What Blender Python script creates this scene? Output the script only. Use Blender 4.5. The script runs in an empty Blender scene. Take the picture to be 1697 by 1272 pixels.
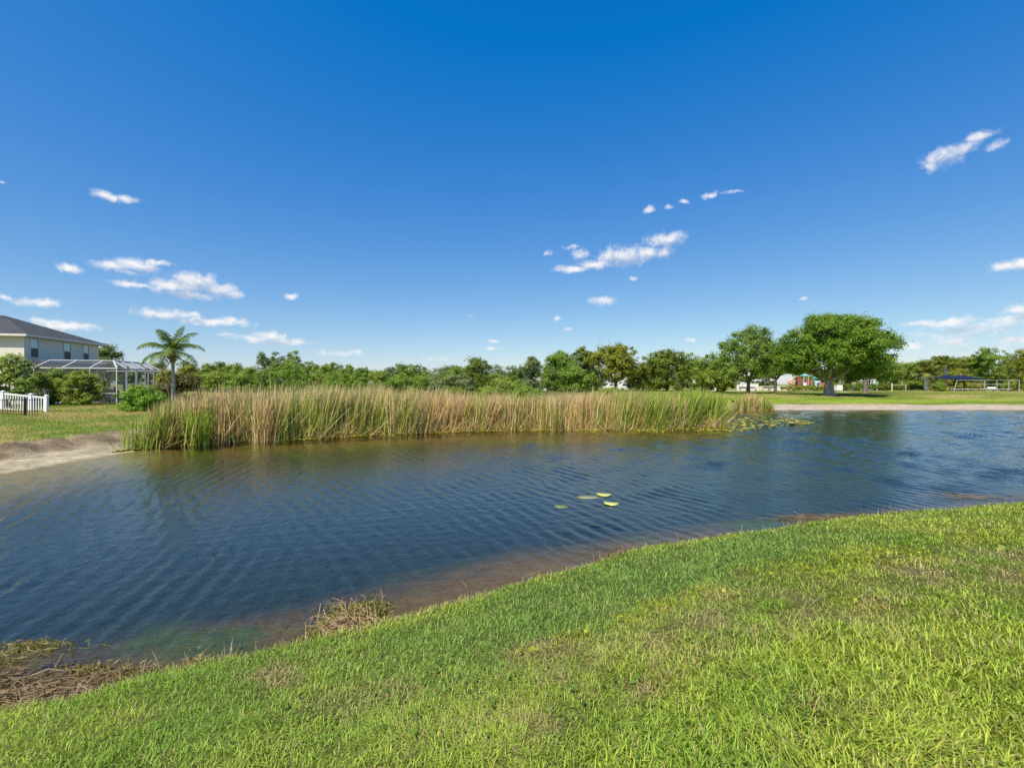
import bpy, math, random
import numpy as np
from mathutils import Vector, Matrix

SC = bpy.context.scene
COL = SC.collection
R = math.radians

# ------------------------------------------------------------------ camera, sky, sun, exposure
F_PX, CX, CY, CAMZ = 754.0, 848.5, 636.0, 2.6      # focal length and centre in photo pixels, eye height over the water
cam = bpy.data.cameras.new('camera')
cam.sensor_width = 36.0
cam.lens = 36.0 * F_PX / 1697.0
cam.clip_start, cam.clip_end = 0.05, 6000
camo = bpy.data.objects.new('camera', cam)
COL.objects.link(camo)
camo.location = (0, 0, CAMZ)
camo.rotation_euler = (R(90), 0, 0)
SC.camera = camo

SUN_EL, SUN_AZ = 56.0, 210.0                        # azimuth clockwise from +Y: behind the camera and to the left
sun = bpy.data.lights.new('sun', 'SUN')
sun.energy = 5.0
sun.angle = R(0.5)
sun.color = (1.0, 0.93, 0.80)
suno = bpy.data.objects.new('sun', sun)
COL.objects.link(suno)
sdir = Vector((math.cos(R(SUN_EL)) * math.sin(R(SUN_AZ)), math.cos(R(SUN_EL)) * math.cos(R(SUN_AZ)), math.sin(R(SUN_EL))))
suno.rotation_euler = sdir.to_track_quat('Z', 'Y').to_euler()

SC.view_settings.view_transform = 'Standard'
SC.view_settings.look = 'None'
SC.view_settings.exposure = 0.35
SC.view_settings.gamma = 1.0
SC.render.engine = 'CYCLES'
SC.cycles.use_denoising = True
SC.cycles.max_bounces = 6
SC.cycles.transparent_max_bounces = 16
SC.cycles.caustics_reflective = False
SC.cycles.caustics_refractive = False


class NT:
    """small helper round a node tree"""
    def __init__(s, tree):
        s.t = tree
        s.n = tree.nodes
        s.l = tree.links

    def node(s, typ, **kw):
        n = s.n.new(typ)
        for k, v in kw.items():
            setattr(n, k, v)
        return n

    def put(s, sock, v):
        if isinstance(v, bpy.types.NodeSocket):
            s.l.new(v, sock)
        elif v is not None:
            sock.default_value = v

    def math(s, op, a, b=None, c=None, clamp=False):
        n = s.node('ShaderNodeMath', operation=op, use_clamp=clamp)
        for i, v in enumerate((a, b, c)):
            s.put(n.inputs[i], v)
        return n.outputs[0]

    def vmath(s, op, a, b=None, c=None, out=0):
        n = s.node('ShaderNodeVectorMath', operation=op)
        for i, v in enumerate((a, b, c)):
            if v is not None:
                s.put(n.inputs[i], v)
        return n.outputs['Value'] if op in ('LENGTH', 'DOT_PRODUCT', 'DISTANCE') else n.outputs[0]

    def noise(s, vec, scale, detail=2.0, rough=0.5, dist=0.0, out=0):
        n = s.node('ShaderNodeTexNoise')
        s.put(n.inputs['Vector'], vec)
        n.inputs['Scale'].default_value = scale
        n.inputs['Detail'].default_value = detail
        n.inputs['Roughness'].default_value = rough
        n.inputs['Distortion'].default_value = dist
        return n.outputs[out]

    def ramp(s, v, lo, hi, a=0.0, b=1.0, smooth=False):
        n = s.node('ShaderNodeMapRange')
        n.interpolation_type = 'SMOOTHSTEP' if smooth else 'LINEAR'
        s.put(n.inputs[0], v)
        for i, q in enumerate((lo, hi, a, b)):
            s.put(n.inputs[i + 1], q)
        return n.outputs[0]

    def mix(s, f, a, b, blend='MIX'):
        n = s.node('ShaderNodeMix', data_type='RGBA', blend_type=blend)
        s.put(n.inputs[0], f)
        s.put(n.inputs[6], a if not isinstance(a, tuple) else tuple(a) + ((1,) if len(a) == 3 else ()))
        s.put(n.inputs[7], b if not isinstance(b, tuple) else tuple(b) + ((1,) if len(b) == 3 else ()))
        return n.outputs[2]


def ang(px, py):
    """photo pixel -> azimuth, elevation of that direction"""
    x, z = (px - CX) / F_PX, -(py - CY) / F_PX
    return math.atan2(x, 1.0), math.atan2(z, math.hypot(x, 1.0))


# fair-weather clouds: centre and half size (photo pixels for the direction), thinness
CLOUDS = [
    (172, 319, 24, 9, .0), (186, 325, 16, 8, .0), (209, 331, 18, 8, .05),
    (116, 445, 25, 8, .05), (185, 441, 36, 10, .0), (222, 440, 46, 12, .0), (262, 437, 32, 6, .25), (215, 452, 30, 5, .3),
    (225, 471, 40, 6, .1), (290, 475, 55, 13, .0), (325, 466, 48, 15, .0), (365, 478, 32, 11, .05), (385, 488, 22, 9, .2), (315, 487, 50, 8, .15),
    (70, 502, 46, 9, .0), (10, 494, 16, 5, .35), (5, 303, 8, 3, .5),
    (110, 541, 60, 8, .05), (85, 536, 40, 6, .2),
    (265, 520, 48, 10, .05), (310, 522, 30, 6, .35), (350, 534, 75, 7, .05), (385, 531, 34, 6, .1),
    (435, 562, 55, 7, .2), (448, 557, 32, 9, .05), (470, 566, 50, 7, .25), (375, 555, 22, 5, .5),
    (483, 492, 13, 6, .15), (560, 585, 50, 6, .55), (590, 583, 16, 4, .35),
    (950, 446, 34, 6, .1), (985, 438, 34, 9, .05), (1030, 424, 48, 17, .0), (1070, 420, 34, 11, .05), (1105, 397, 36, 13, .0), (1100, 418, 20, 11, .2),
    (965, 421, 16, 10, .3), (950, 408, 16, 5, .45), (907, 420, 10, 4, .5),
    (1002, 499, 28, 9, .2), (1052, 461, 10, 5, .5), (926, 528, 7, 4, .3), (942, 545, 9, 3, .45), (812, 578, 20, 4, .3), (818, 564, 14, 4, .3), (780, 522, 8, 3, .55),
    (1332, 495, 11, 4, .35), (1142, 564, 12, 4, .45),
    (1181, 322, 16, 6, .32), (1135, 334, 12, 5, .42), (1109, 343, 8, 5, .35), (1075, 347, 12, 6, .3), (1215, 318, 26, 3, .6),
    (1560, 262, 40, 20, .35), (1590, 246, 40, 14, .4), (1542, 276, 16, 14, .42), (1620, 226, 36, 9, .35), (1655, 241, 22, 9, .35),
    (1668, 441, 42, 10, .05), (1705, 436, 40, 11, .0),
    (1690, 513, 38, 11, .05), (1665, 531, 60, 9, .25), (1575, 533, 48, 9, .05), (1535, 536, 40, 6, .25), (1620, 541, 90, 8, .3),
    (1600, 552, 130, 10, .5), (1580, 567, 44, 8, .15), (1510, 573, 26, 6, .15), (1690, 562, 40, 7, .2), (1620, 580, 120, 9, .55), (720, 595, 40, 5, .6), (1450, 532, 14, 4, .5),
]


def cloud_group():
    g = bpy.data.node_groups.new('cloud_field', 'ShaderNodeTree')
    g.interface.new_socket('Dir', in_out='INPUT', socket_type='NodeSocketVector')
    g.interface.new_socket('Density', in_out='OUTPUT', socket_type='NodeSocketFloat')
    k = NT(g)
    gi = k.node('NodeGroupInput')
    go = k.node('NodeGroupOutput')
    d = gi.outputs[0]
    # billowy edge: warp the direction before measuring it against each cloud
    w1 = k.vmath('SUBTRACT', k.noise(d, 24.0, 4.0, 0.6, 0.0, 1), (0.5, 0.5, 0.5))
    dw = k.vmath('MULTIPLY_ADD', w1, (0.034, 0.034, 0.020), d)
    sp = k.node('ShaderNodeSeparateXYZ')
    k.put(sp.inputs[0], dw)
    az = k.math('ARCTAN2', sp.outputs[0], sp.outputs[1])
    el = k.math('ARCSINE', sp.outputs[2])
    cb = k.node('ShaderNodeCombineXYZ')
    k.put(cb.inputs[0], az)
    k.put(cb.inputs[1], el)
    cb.inputs[2].default_value = 1.0
    p = cb.outputs[0]
    cur = None
    for (px, py, a, b, thin) in CLOUDS:
        u0, v0 = ang(px, py)
        ua = abs(ang(px + a, py)[0] - ang(px - a, py)[0]) / 2 * 1.22
        vb = abs(ang(px, py + b)[1] - ang(px, py - b)[1]) / 2 * 1.3
        q = k.vmath('MULTIPLY_ADD', p, (1 / ua, 1 / vb, thin), (-u0 / ua, -v0 / vb, 0))
        ln = k.vmath('LENGTH', q)
        cur = ln if cur is None else k.math('MINIMUM', cur, ln)
    n2 = k.noise(dw, 62.0, 6.0, 0.66)
    m = k.math('SUBTRACT', 1.0, cur)
    m = k.math('MULTIPLY_ADD', k.math('SUBTRACT', n2, 0.5), 1.5, m)
    k.put(go.inputs[0], k.ramp(m, 0.0, 1.0, 0, 1, True))
    return g


SKY_STR = 0.085
EXP = 2 ** -0.35          # keeps the sky at its photographed tone under the raised exposure
world = bpy.data.worlds.new('World')
SC.world = world
world.use_nodes = True
k = NT(world.node_tree)
k.n.clear()
sky = k.node('ShaderNodeTexSky', sky_type='NISHITA')
sky.sun_disc = False
sky.sun_elevation = R(SUN_EL)
sky.sun_rotation = R(SUN_AZ)
sky.air_density = 1.0
sky.dust_density = 0.3
sky.ozone_density = 3.0
# the photograph's deep, polarised blue: one tone curve per channel over the physical sky
sep = k.node('ShaderNodeSeparateColor')
k.l.new(sky.outputs[0], sep.inputs[0])
SR, SG, SB = (k.math('MULTIPLY', sep.outputs[i], SKY_STR) for i in range(3))
rr = k.math('MAXIMUM', k.math('MULTIPLY_ADD', SR, 1.46, -0.102), 0.002)
gg = k.math('MULTIPLY_ADD', SG, 1.29, 0.013)
bb = k.math('MULTIPLY', k.math('POWER', SB, 0.45), 1.09)
cmb = k.node('ShaderNodeCombineColor')
for i, v in enumerate((rr, gg, bb)):
    k.l.new(k.math('MULTIPLY', v, EXP / SKY_STR), cmb.inputs[i])
tc = k.node('ShaderNodeTexCoord')
dirv = tc.outputs['Generated']
grp = cloud_group()
g1 = k.node('ShaderNodeGroup')
g1.node_tree = grp
k.put(g1.inputs[0], dirv)
g2 = k.node('ShaderNodeGroup')
g2.node_tree = grp
k.put(g2.inputs[0], k.vmath('ADD', dirv, (-0.008, 0.0, 0.013)))   # density a little way towards the sun: the self-shading of the cloud
lit = k.ramp(g2.outputs[0], 0.0, 0.95, 1.0, 0.0)
CL = EXP / SKY_STR
ccol = k.mix(lit, (0.50 * CL, 0.57 * CL, 0.70 * CL), (0.97 * CL, 0.96 * CL, 0.97 * CL))
fin = k.mix(k.math('MULTIPLY', g1.outputs[0], 0.96), cmb.outputs[0], ccol)
bg = k.node('ShaderNodeBackground')
bg.inputs['Strength'].default_value = SKY_STR
k.l.new(fin, bg.inputs['Color'])
wo = k.node('ShaderNodeOutputWorld')
k.l.new(bg.outputs[0], wo.inputs[0])
world.cycles.sampling_method = 'MANUAL'
world.cycles.sample_map_resolution = 512


# ------------------------------------------------------------------ helpers
def W(px, py, D):
    """the point seen at photo pixel (px, py) at distance D in front of the camera"""
    return np.array([(px - CX) / F_PX * D, D, CAMZ - (py - CY) / F_PX * D])


def X_at(px, D):
    return (px - CX) / F_PX * D


RNG = np.random.default_rng(7)


def hash2(ix, iy, seed):
    h = (ix.astype(np.int64) * 374761393 + iy.astype(np.int64) * 668265263 + seed * 974634777) & 0x7fffffff
    h = (h ^ (h >> 13)) * 1274126177 & 0x7fffffff
    h = h ^ (h >> 16)
    return (h & 0xffff) / 65535.0


def vnoise(x, y, seed=0):
    x = np.asarray(x, float)
    y = np.asarray(y, float)
    ix, iy = np.floor(x), np.floor(y)
    fx, fy = x - ix, y - iy
    fx, fy = fx * fx * (3 - 2 * fx), fy * fy * (3 - 2 * fy)
    a, b = hash2(ix, iy, seed), hash2(ix + 1, iy, seed)
    c, d = hash2(ix, iy + 1, seed), hash2(ix + 1, iy + 1, seed)
    return (a * (1 - fx) + b * fx) * (1 - fy) + (c * (1 - fx) + d * fx) * fy


def fbm(x, y, seed=0, o=4):
    s, a, t = 0.0, 0.5, 0.0
    for i in range(o):
        s = s + a * vnoise(x * 2 ** i, y * 2 ** i, seed + i * 17)
        t += a
        a *= 0.5
    return s / t


def sstep(a, b, x):
    t = np.clip((x - a) / (b - a), 0, 1)
    return t * t * (3 - 2 * t)


def lerp(a, b, t):
    return a + (b - a) * t


def mesh_obj(name, V, faces, mat, parent=None, col=None, smooth=False, loc=None):
    """one mesh object; V in world metres; faces: list of (n,k) index arrays or of index tuples"""
    V = np.asarray(V, np.float32).reshape(-1, 3)
    o0 = np.array(parent.location if parent is not None else (loc if loc is not None else (0, 0, 0)), np.float32)
    if parent is not None and parent.parent is not None:
        o0 = o0 + np.array(parent.parent.location, np.float32)
    me = bpy.data.meshes.new(name)
    me.vertices.add(len(V))
    me.vertices.foreach_set('co', (V - o0).ravel())
    idx, starts, tot, p = [], [], [], 0
    for f in faces:
        f = np.asarray(f, np.int32)
        if f.ndim == 1:
            f = f[None]
        n, kk = f.shape
        idx.append(f.ravel())
        starts.append(p + np.arange(n, dtype=np.int32) * kk)
        tot.append(np.full(n, kk, np.int32))
        p += n * kk
    idx = np.concatenate(idx)
    me.loops.add(len(idx))
    me.loops.foreach_set('vertex_index', idx)
    st = np.concatenate(starts)
    me.polygons.add(len(st))
    me.polygons.foreach_set('loop_start', st)
    me.polygons.foreach_set('loop_total', np.concatenate(tot))
    me.polygons.foreach_set('use_smooth', np.full(len(st), smooth, bool))
    if col is not None:
        col = np.asarray(col, np.float32)
        if col.shape[1] == 3:
            col = np.hstack([col, np.ones((len(col), 1), np.float32)])
        at = me.color_attributes.new('Col', 'FLOAT_COLOR', 'POINT')
        at.data.foreach_set('color', col.ravel())
    me.materials.append(mat)
    me.update(calc_edges=True)
    ob = bpy.data.objects.new(name, me)
    COL.objects.link(ob)
    if parent is not None:
        ob.parent = parent
    elif loc is not None:
        ob.location = loc
    return ob


def tag(o, label=None, cat=None, group=None, kind=None):
    if label:
        o['label'] = label
    if cat:
        o['category'] = cat
    if group:
        o['group'] = group
    if kind:
        o['kind'] = kind
    return o


def thing(name, label, cat, loc, group=None):
    o = bpy.data.objects.new(name, None)
    o.empty_display_size = 0.2
    COL.objects.link(o)
    o.location = tuple(float(c) for c in loc)
    return tag(o, label, cat, group)


class MB:
    """collects boxes, beams and tubes for one mesh"""
    def __init__(s):
        s.v, s.f = [], []

    def add(s, pts, faces):
        b = len(s.v)
        s.v += [tuple(float(c) for c in p) for p in pts]
        s.f += [tuple(i + b for i in f) for f in faces]
        return s

    HEX = [(0, 3, 2, 1), (4, 5, 6, 7), (0, 1, 5, 4), (1, 2, 6, 5), (2, 3, 7, 6), (3, 0, 4, 7)]

    def box(s, c, size, ux=(1, 0, 0), uy=None):
        """box standing on/around centre c; ux = direction of its first side in plan"""
        ux = np.array(ux, float)
        ux /= np.linalg.norm(ux)
        uy = np.array((-ux[1], ux[0], 0)) if uy is None else np.array(uy, float)
        uz = np.cross(ux, uy)
        h = np.array(size, float) / 2
        P = [np.array(c, float) + ux * h[0] * a + uy * h[1] * b + uz * h[2] * d
             for d in (-1, 1) for a, b in ((-1, -1), (1, -1), (1, 1), (-1, 1))]
        return s.add(P, s.HEX)

    def beam(s, p, q, w, h=None):
        p, q = np.array(p, float), np.array(q, float)
        d = q - p
        L = np.linalg.norm(d)
        d /= L
        a = np.cross(d, (0, 0, 1))
        a = np.array((1, 0, 0)) if np.linalg.norm(a) < 1e-4 else a / np.linalg.norm(a)
        b = np.cross(d, a)
        h = w if h is None else h
        P = [e + a * w / 2 * i + b * h / 2 * j for e in (p, q) for i, j in ((-1, -1), (1, -1), (1, 1), (-1, 1))]
        return s.add(P, s.HEX)

    def tube(s, path, rad, n=8, cap=True):
        path = [np.array(p, float) for p in path]
        rad = [rad] * len(path) if np.isscalar(rad) else rad
        pts = []
        a = None
        for i, p in enumerate(path):
            d = path[min(i + 1, len(path) - 1)] - path[max(i - 1, 0)]
            d = d / (np.linalg.norm(d) + 1e-9)
            if a is None:
                a = np.cross(d, (0.3, 0.9, 0.1))
            a = a - d * a.dot(d)
            a /= np.linalg.norm(a) + 1e-9
            b = np.cross(d, a)
            for j in range(n):
                t = 2 * math.pi * j / n
                pts.append(p + (a * math.cos(t) + b * math.sin(t)) * rad[i])
        fs = [(i * n + j, i * n + (j + 1) % n, (i + 1) * n + (j + 1) % n, (i + 1) * n + j)
              for i in range(len(path) - 1) for j in range(n)]
        if cap:
            fs += [tuple(range(n - 1, -1, -1)), tuple(range((len(path) - 1) * n, len(path) * n))]
        return s.add(pts, fs)

    def poly(s, pts):
        return s.add(pts, [tuple(range(len(pts)))])

    def build(s, name, mat, parent=None, smooth=False, loc=None):
        by = {}
        for f in s.f:
            by.setdefault(len(f), []).append(f)
        return mesh_obj(name, s.v, [np.array(x) for x in by.values()], mat, parent, None, smooth, loc)


# ------------------------------------------------------------------ materials
def new_mat(name):
    m = bpy.data.materials.new(name)
    m.use_nodes = True
    q = NT(m.node_tree)
    q.n.clear()
    return m, q


def plain(name, color, rough=0.6, spec=0.4, metal=0.0, vary=0.12, scale=3.0, bump=0.0, bscale=30.0):
    m, q = new_mat(name)
    tcn = q.node('ShaderNodeTexCoord').outputs['Object']
    nz = q.noise(tcn, scale, 5, 0.6)
    f = q.ramp(nz, 0.3, 0.7, 1 - vary, 1 + vary * 0.6)
    c = q.mix(1.0, tuple(color), q.node('ShaderNodeCombineColor').outputs[0], 'MULTIPLY')
    cc = [x for x in q.n if x.bl_idname == 'ShaderNodeCombineColor'][0]
    for i in range(3):
        q.put(cc.inputs[i], f)
    p = q.node('ShaderNodeBsdfPrincipled')
    q.put(p.inputs['Base Color'], c)
    p.inputs['Roughness'].default_value = rough
    p.inputs['Specular IOR Level'].default_value = spec
    p.inputs['Metallic'].default_value = metal
    if bump:
        b = q.node('ShaderNodeBump')
        b.inputs['Strength'].default_value = 1.0
        b.inputs['Distance'].default_value = bump
        q.put(b.inputs['Height'], q.noise(tcn, bscale, 6, 0.65))
        q.put(p.inputs['Normal'], b.outputs[0])
    o = q.node('ShaderNodeOutputMaterial')
    q.put(o.inputs[0], p.outputs[0])
    return m


def leaf_mat(name, trans=0.35, rough=0.5, spec=0.35, warm=(1.25, 1.25, 0.7)):
    m, q = new_mat(name)
    at = q.node('ShaderNodeAttribute', attribute_name='Col').outputs[0]
    p = q.node('ShaderNodeBsdfPrincipled')
    q.put(p.inputs['Base Color'], at)
    p.inputs['Roughness'].default_value = rough
    p.inputs['Specular IOR Level'].default_value = spec
    t = q.node('ShaderNodeBsdfTranslucent')
    q.put(t.inputs['Color'], q.mix(1.0, at, warm, 'MULTIPLY'))
    x = q.node('ShaderNodeMixShader')
    x.inputs[0].default_value = trans
    q.put(x.inputs[1], p.outputs[0])
    q.put(x.inputs[2], t.outputs[0])
    o = q.node('ShaderNodeOutputMaterial')
    q.put(o.inputs[0], x.outputs[0])
    return m


M_LEAF = leaf_mat('leaf', 0.38)
M_GRASS = leaf_mat('grass_blade', 0.35, 0.5, 0.25)
M_REED = leaf_mat('reed_blade', 0.25, 0.6, 0.25, (1.1, 1.05, 0.8))
M_BARK = plain('bark', (0.17, 0.145, 0.12), 0.9, 0.2, vary=0.5, scale=6, bump=0.03, bscale=14)
M_PALMBARK = plain('palm_bark', (0.36, 0.33, 0.28), 0.9, 0.2, vary=0.35, scale=8, bump=0.02, bscale=20)
M_DEADSTEM = plain('dead_stem', (0.36, 0.25, 0.14), 0.85, 0.2, vary=0.4, scale=9)


# ------------------------------------------------------------------ pond outline and terrain
SHORE = [(-16, -2), (-12, .9), (-8, 2.0), (-5.2, 2.75), (-3.5, 3.33), (-2.55, 3.82), (-1.25, 4.48), (.28, 5.47), (1.95, 6.46), (4.0, 7.2), (5.9, 7.8),
         (9.2, 8.6), (15, 10.2), (24, 12.5), (40, 16), (60, 22), (72, 32), (66, 42), (51.3, 45.6), (40, 45.6), (27, 45.6), (21.5, 45.5), (17.5, 43.5),
         (15.2, 38), (14.2, 32), (12.6, 28.6), (8.6, 26.9), (1.8, 26.9), (-4.8, 25.3), (-9.8, 22.3), (-13.6, 20.0), (-14.6, 17.4), (-14.8, 13.2), (-15.6, 8), (-17, 3), (-17.6, 0)]


def catmull(P, n=5, closed=True):
    P = np.array(P, float)
    out = []
    N = len(P)
    for i in range(N if closed else N - 1):
        g = (lambda j: P[j % N]) if closed else (lambda j: P[min(max(j, 0), N - 1)])
        a, b, c, d = g(i - 1), g(i), g(i + 1), g(i + 2)
        for t in np.arange(n) / n:
            out.append(.5 * ((2 * b) + (c - a) * t + (2 * a - 5 * b + 4 * c - d) * t * t + (3 * b - a - 3 * c + d) * t ** 3))
    if not closed:
        out.append(P[-1])
    return np.array(out)


SHP = catmull(SHORE)


def shore_dist(x, y):
    """signed distance to the waterline: positive on land"""
    x = np.atleast_1d(np.asarray(x, float)).ravel()
    y = np.atleast_1d(np.asarray(y, float)).ravel()
    out = np.empty(len(x))
    A, B = SHP, np.roll(SHP, -1, 0)
    E = B - A
    L2 = (E ** 2).sum(1)
    for s in range(0, len(x), 20000):
        px, py = x[s:s + 20000, None], y[s:s + 20000, None]
        t = np.clip(((px - A[:, 0]) * E[:, 0] + (py - A[:, 1]) * E[:, 1]) / L2, 0, 1)
        d = np.sqrt(((px - A[:, 0] - t * E[:, 0]) ** 2 + (py - A[:, 1] - t * E[:, 1]) ** 2).min(1))
        c = (A[:, 1] > py) != (B[:, 1] > py)
        xi = A[:, 0] + (py - A[:, 1]) * E[:, 0] / np.where(np.abs(E[:, 1]) < 1e-9, 1e-9, E[:, 1])
        ins = ((c & (px < xi)).sum(1) % 2) == 1
        out[s:s + 20000] = np.where(ins, -d, d)
    return out


NEAR = np.array([(-14, -2.2), (-8, -1.6), (-4, -.8), (-2, -.36), (-.8, -.14), (0, 0), (.12, .18), (.3, .42), (.6, .5), (1.2, .62), (2.2, .83), (3.4, 1.0), (5, 1.08), (14, 1.15), (60, 1.2)])
LEFT = np.array([(-14, -2.2), (-6, -1.5), (-3, -.55), (-1.4, -.16), (0, 0), (1.2, .13), (1.9, .22), (2.25, .46), (3.4, .56), (12, .77), (18, 1.1), (60, 1.1)])
FAR = np.array([(-14, -2.2), (-6, -1.5), (-3, -.7), (0, 0), (4, .35), (4.5, .42), (12, .75), (17, 1.1), (60, 1.1)])
MARSH = np.array([(-14, -2.2), (-6, -1.2), (-2, -.35), (0, -.02), (10, .1), (25, .3), (48, 1.1), (60, 1.1)])


def weights(x, y):
    wn = 1 - sstep(-2, 2, y - (13.5 + .3 * np.maximum(x, 0)))
    wl = (1 - wn) * 0
    left = sstep(-11, -14, x) * sstep(1, 6, y) * (1 - sstep(17.0, 19.0, y + (x + 14) * .9 * (x > -14)) * (x > -14.2))
    left = np.where(x < -14.2, sstep(1, 6, y), left)
    wn = wn * (1 - left)
    rest = 1 - wn - left
    mar = rest * (1 - sstep(14, 17, x))
    far = rest - mar
    return wn, left, mar, far


def height(x, y, s=None):
    x = np.atleast_1d(np.asarray(x, float)).ravel()
    y = np.atleast_1d(np.asarray(y, float)).ravel()
    if s is None:
        s = shore_dist(x, y)
    wn, wl, wm, wf = weights(x, y)
    sl = s + np.where(s > .3, (fbm(x * .9, y * .9, 5) - .5) * 1.5 * sstep(.3, 1.2, s) * (1 - sstep(4, 7, s)), 0)
    sn = s + (fbm(x * 1.3, y * 1.3, 9) - .5) * .25 * (1 - sstep(.6, 1.5, np.abs(s)))
    z = wn * np.interp(sn, *NEAR.T) + wl * np.interp(sl, *LEFT.T) + wm * np.interp(s, *MARSH.T) + wf * np.interp(s, *FAR.T)
    land = sstep(.3, 1.5, s)
    z = z + wl * np.exp(-((s - 2.4) / .8) ** 2) * (fbm(x * 2.6, y * 2.6, 23) - .5) * .5
    z = z + land * ((fbm(x * .35, y * .35, 21) - .5) * .10 * np.clip(1 - .5 * wn, 0, 1) + (fbm(x * 2.2, y * 2.2, 31) - .5) * .05)
    return z


def hz(x, y):
    return float(height([x], [y])[0])


G1, G2, G3 = np.array((.26, .39, .045)), np.array((.42, .50, .07)), np.array((.44, .36, .16))
GYEL = np.array((.44, .45, .03))
GTEAL = np.array((.20, .35, .075))
BROWN_SPOTS = [(2.32, 3.56, .75), (1.66, 3.28, .4), (.62, 2.74, .5), (.0, 2.35, .3), (3.8, 4.03, .7), (1.1, 3.05, .4), (-1.6, 3.1, .3), (2.9, 3.3, .4), (4.9, 4.3, .7), (.3, 3.0, .35)]
YEL_SPOTS = [(.2, 3.08, .22), (.42, 3.22, .2), (1.69, 3.84, .3), (2.7, 4.25, .55), (3.3, 4.5, .5), (3.9, 4.65, .55), (5.35, 5.1, .6), (2.6, 3.46, .25), (.9, 3.45, .2), (1.2, 3.7, .25)]


def spots(x, y, L):
    m = np.zeros(len(x))
    for (a, b, r) in L:
        m = np.maximum(m, 1 - np.hypot(x - a, (y - b) * 1.25) / (r * 1.3))
    return np.clip(m, 0, 1)


def lawn_masks(x, y, s):
    n1 = fbm(x * 1.1, y * 1.1, 41)
    n2 = fbm(x * 4, y * 4, 43)
    brown = np.clip(spots(x, y, BROWN_SPOTS) * 1.9 * (n2 * 1.9 - .6), 0, 1) * .62 + sstep(.64, .8, n1) * .22 + sstep(.6, .75, n2) * .15
    brown = brown + (1 - sstep(.05, .5, s)) * .75 * sstep(.3, .6, fbm(x * 3, y * 3, 45))
    yel = np.clip(spots(x, y, YEL_SPOTS) * 2.0 * (n2 * 1.6 - .1), 0, 1)
    teal = sstep(.2, 1.0, s) * (1 - sstep(1.6, 2.6, s)) * sstep(-3, .5, x) * (1 - sstep(3, 6, x))
    return np.clip(brown, 0, 1), yel, teal * .7, n1


def lawn_col(x, y, s):
    br, ye, te, n1 = lawn_masks(x, y, s)
    c = lerp(G1, G2, sstep(.3, .7, n1)[:, None])
    c = lerp(c, GTEAL, te[:, None])
    c = lerp(c, GYEL, (ye * .42)[:, None])
    return lerp(c, G3, br[:, None]), br, ye, te


def axis(parts):
    out = []
    for a, b, st in parts:
        out.append(np.arange(a, b, st))
    return np.concatenate(out)


def grow(a, st, end, k=1.18):
    out = [a]
    while out[-1] < end:
        st *= k
        out.append(out[-1] + st)
    return np.array(out)


xs = axis([(-24, -11, .2), (-11, 12, .12), (12, 60, .4)])
xs = np.concatenate([-grow(24, .25, 1500)[::-1][:-1], xs, grow(60, .5, 1500)])
ys = axis([(-6, 0, .3), (0, 10, .12), (10, 30, .2), (30, 70, .35)])
ys = np.concatenate([-grow(6, .3, 300)[::-1][:-1], ys, grow(70, .4, 2500)])
gx, gy = np.meshgrid(xs, ys)
nx, ny = len(xs), len(ys)
gx, gy = gx.ravel(), gy.ravel()
gs = shore_dist(gx, gy)
gzv = height(gx, gy, gs)
wn, wl, wm, wf = weights(gx, gy)
# colours of the earth itself: turf, dry turf, sand, peat; pond bed with the water's dimming painted in
C, BR, YE, TE = lawn_col(gx, gy, gs)
near = wn[:, None]
turf_far = lerp(np.array((.14, .20, .025)), np.array((.33, .28, .09)), sstep(.32, .7, fbm(gx * .25, gy * .45, 51))[:, None])
turf_far = lerp(turf_far, np.array((.22, .34, .02)), (sstep(5.0, 6.5, gs) * (1 - sstep(9, 13, gs)) * wf * sstep(.35, .6, fbm(gx * .12, gy * .5, 53)) * .9)[:, None])
tl = lerp(np.array((.19, .24, .04)), np.array((.34, .28, .10)), sstep(.35, .65, fbm(gx * .5, gy * .5, 57))[:, None])
tl = lerp(tl, np.array((.30, .24, .10)), (sstep(9, 11, gs) * (1 - sstep(12, 14, gs)) * .5)[:, None])
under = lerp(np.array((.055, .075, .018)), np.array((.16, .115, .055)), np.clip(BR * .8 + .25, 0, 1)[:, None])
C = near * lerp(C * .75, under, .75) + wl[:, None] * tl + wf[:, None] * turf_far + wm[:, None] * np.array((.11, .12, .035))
sand = np.array((.45, .38, .25))
soil = np.array((.23, .175, .11))
e = (fbm(gx * 1.2, gy * 1.2, 61) - .5)
sl = gs + e * 1.0
ms = wl * (1 - sstep(1.9, 2.1, sl))
C = lerp(C, sand * (0.45 + .6 * fbm(gx * 2.5, gy * 2.5, 63) + .75 * (fbm(gs * 2.4, (gx + gy) * .35, 64) - .35))[:, None], ms[:, None])
mo = wl * sstep(1.5, 1.9, sl) * (1 - sstep(2.4, 3.6, sl))
C = lerp(C, soil * (0.35 + 1.5 * fbm(gx * 2.2, gy * 2.2, 65))[:, None], np.clip(mo * 1.1, 0, 1)[:, None])
ms = wf * (1 - sstep(3.4, 4.6, gs + e * 1.4))
C = lerp(C, np.array((.46, .37, .28)) * (0.75 + .4 * fbm(gx * 1.2, gy * 2.5, 67))[:, None], ms[:, None])
mn = wn * (1 - sstep(.12, .34, gs))
C = lerp(C, np.array((.09, .06, .035)), mn[:, None])
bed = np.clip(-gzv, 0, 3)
bedc = lerp(np.array((.27, .175, .035)), np.array((.040, .064, .058)), sstep(.05, .62, bed + (fbm(gx * .9, gy * .9, 71) - .5) * .22)[:, None])  # darkens with depth: light lost in turbid water, painted into the bed colour
bedc = lerp(bedc, np.array((.10, .16, .02)), (sstep(.55, .7, fbm(gx * .8, gy * .8, 73)) * (1 - sstep(.35, .7, bed)) * .9)[:, None])
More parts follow.
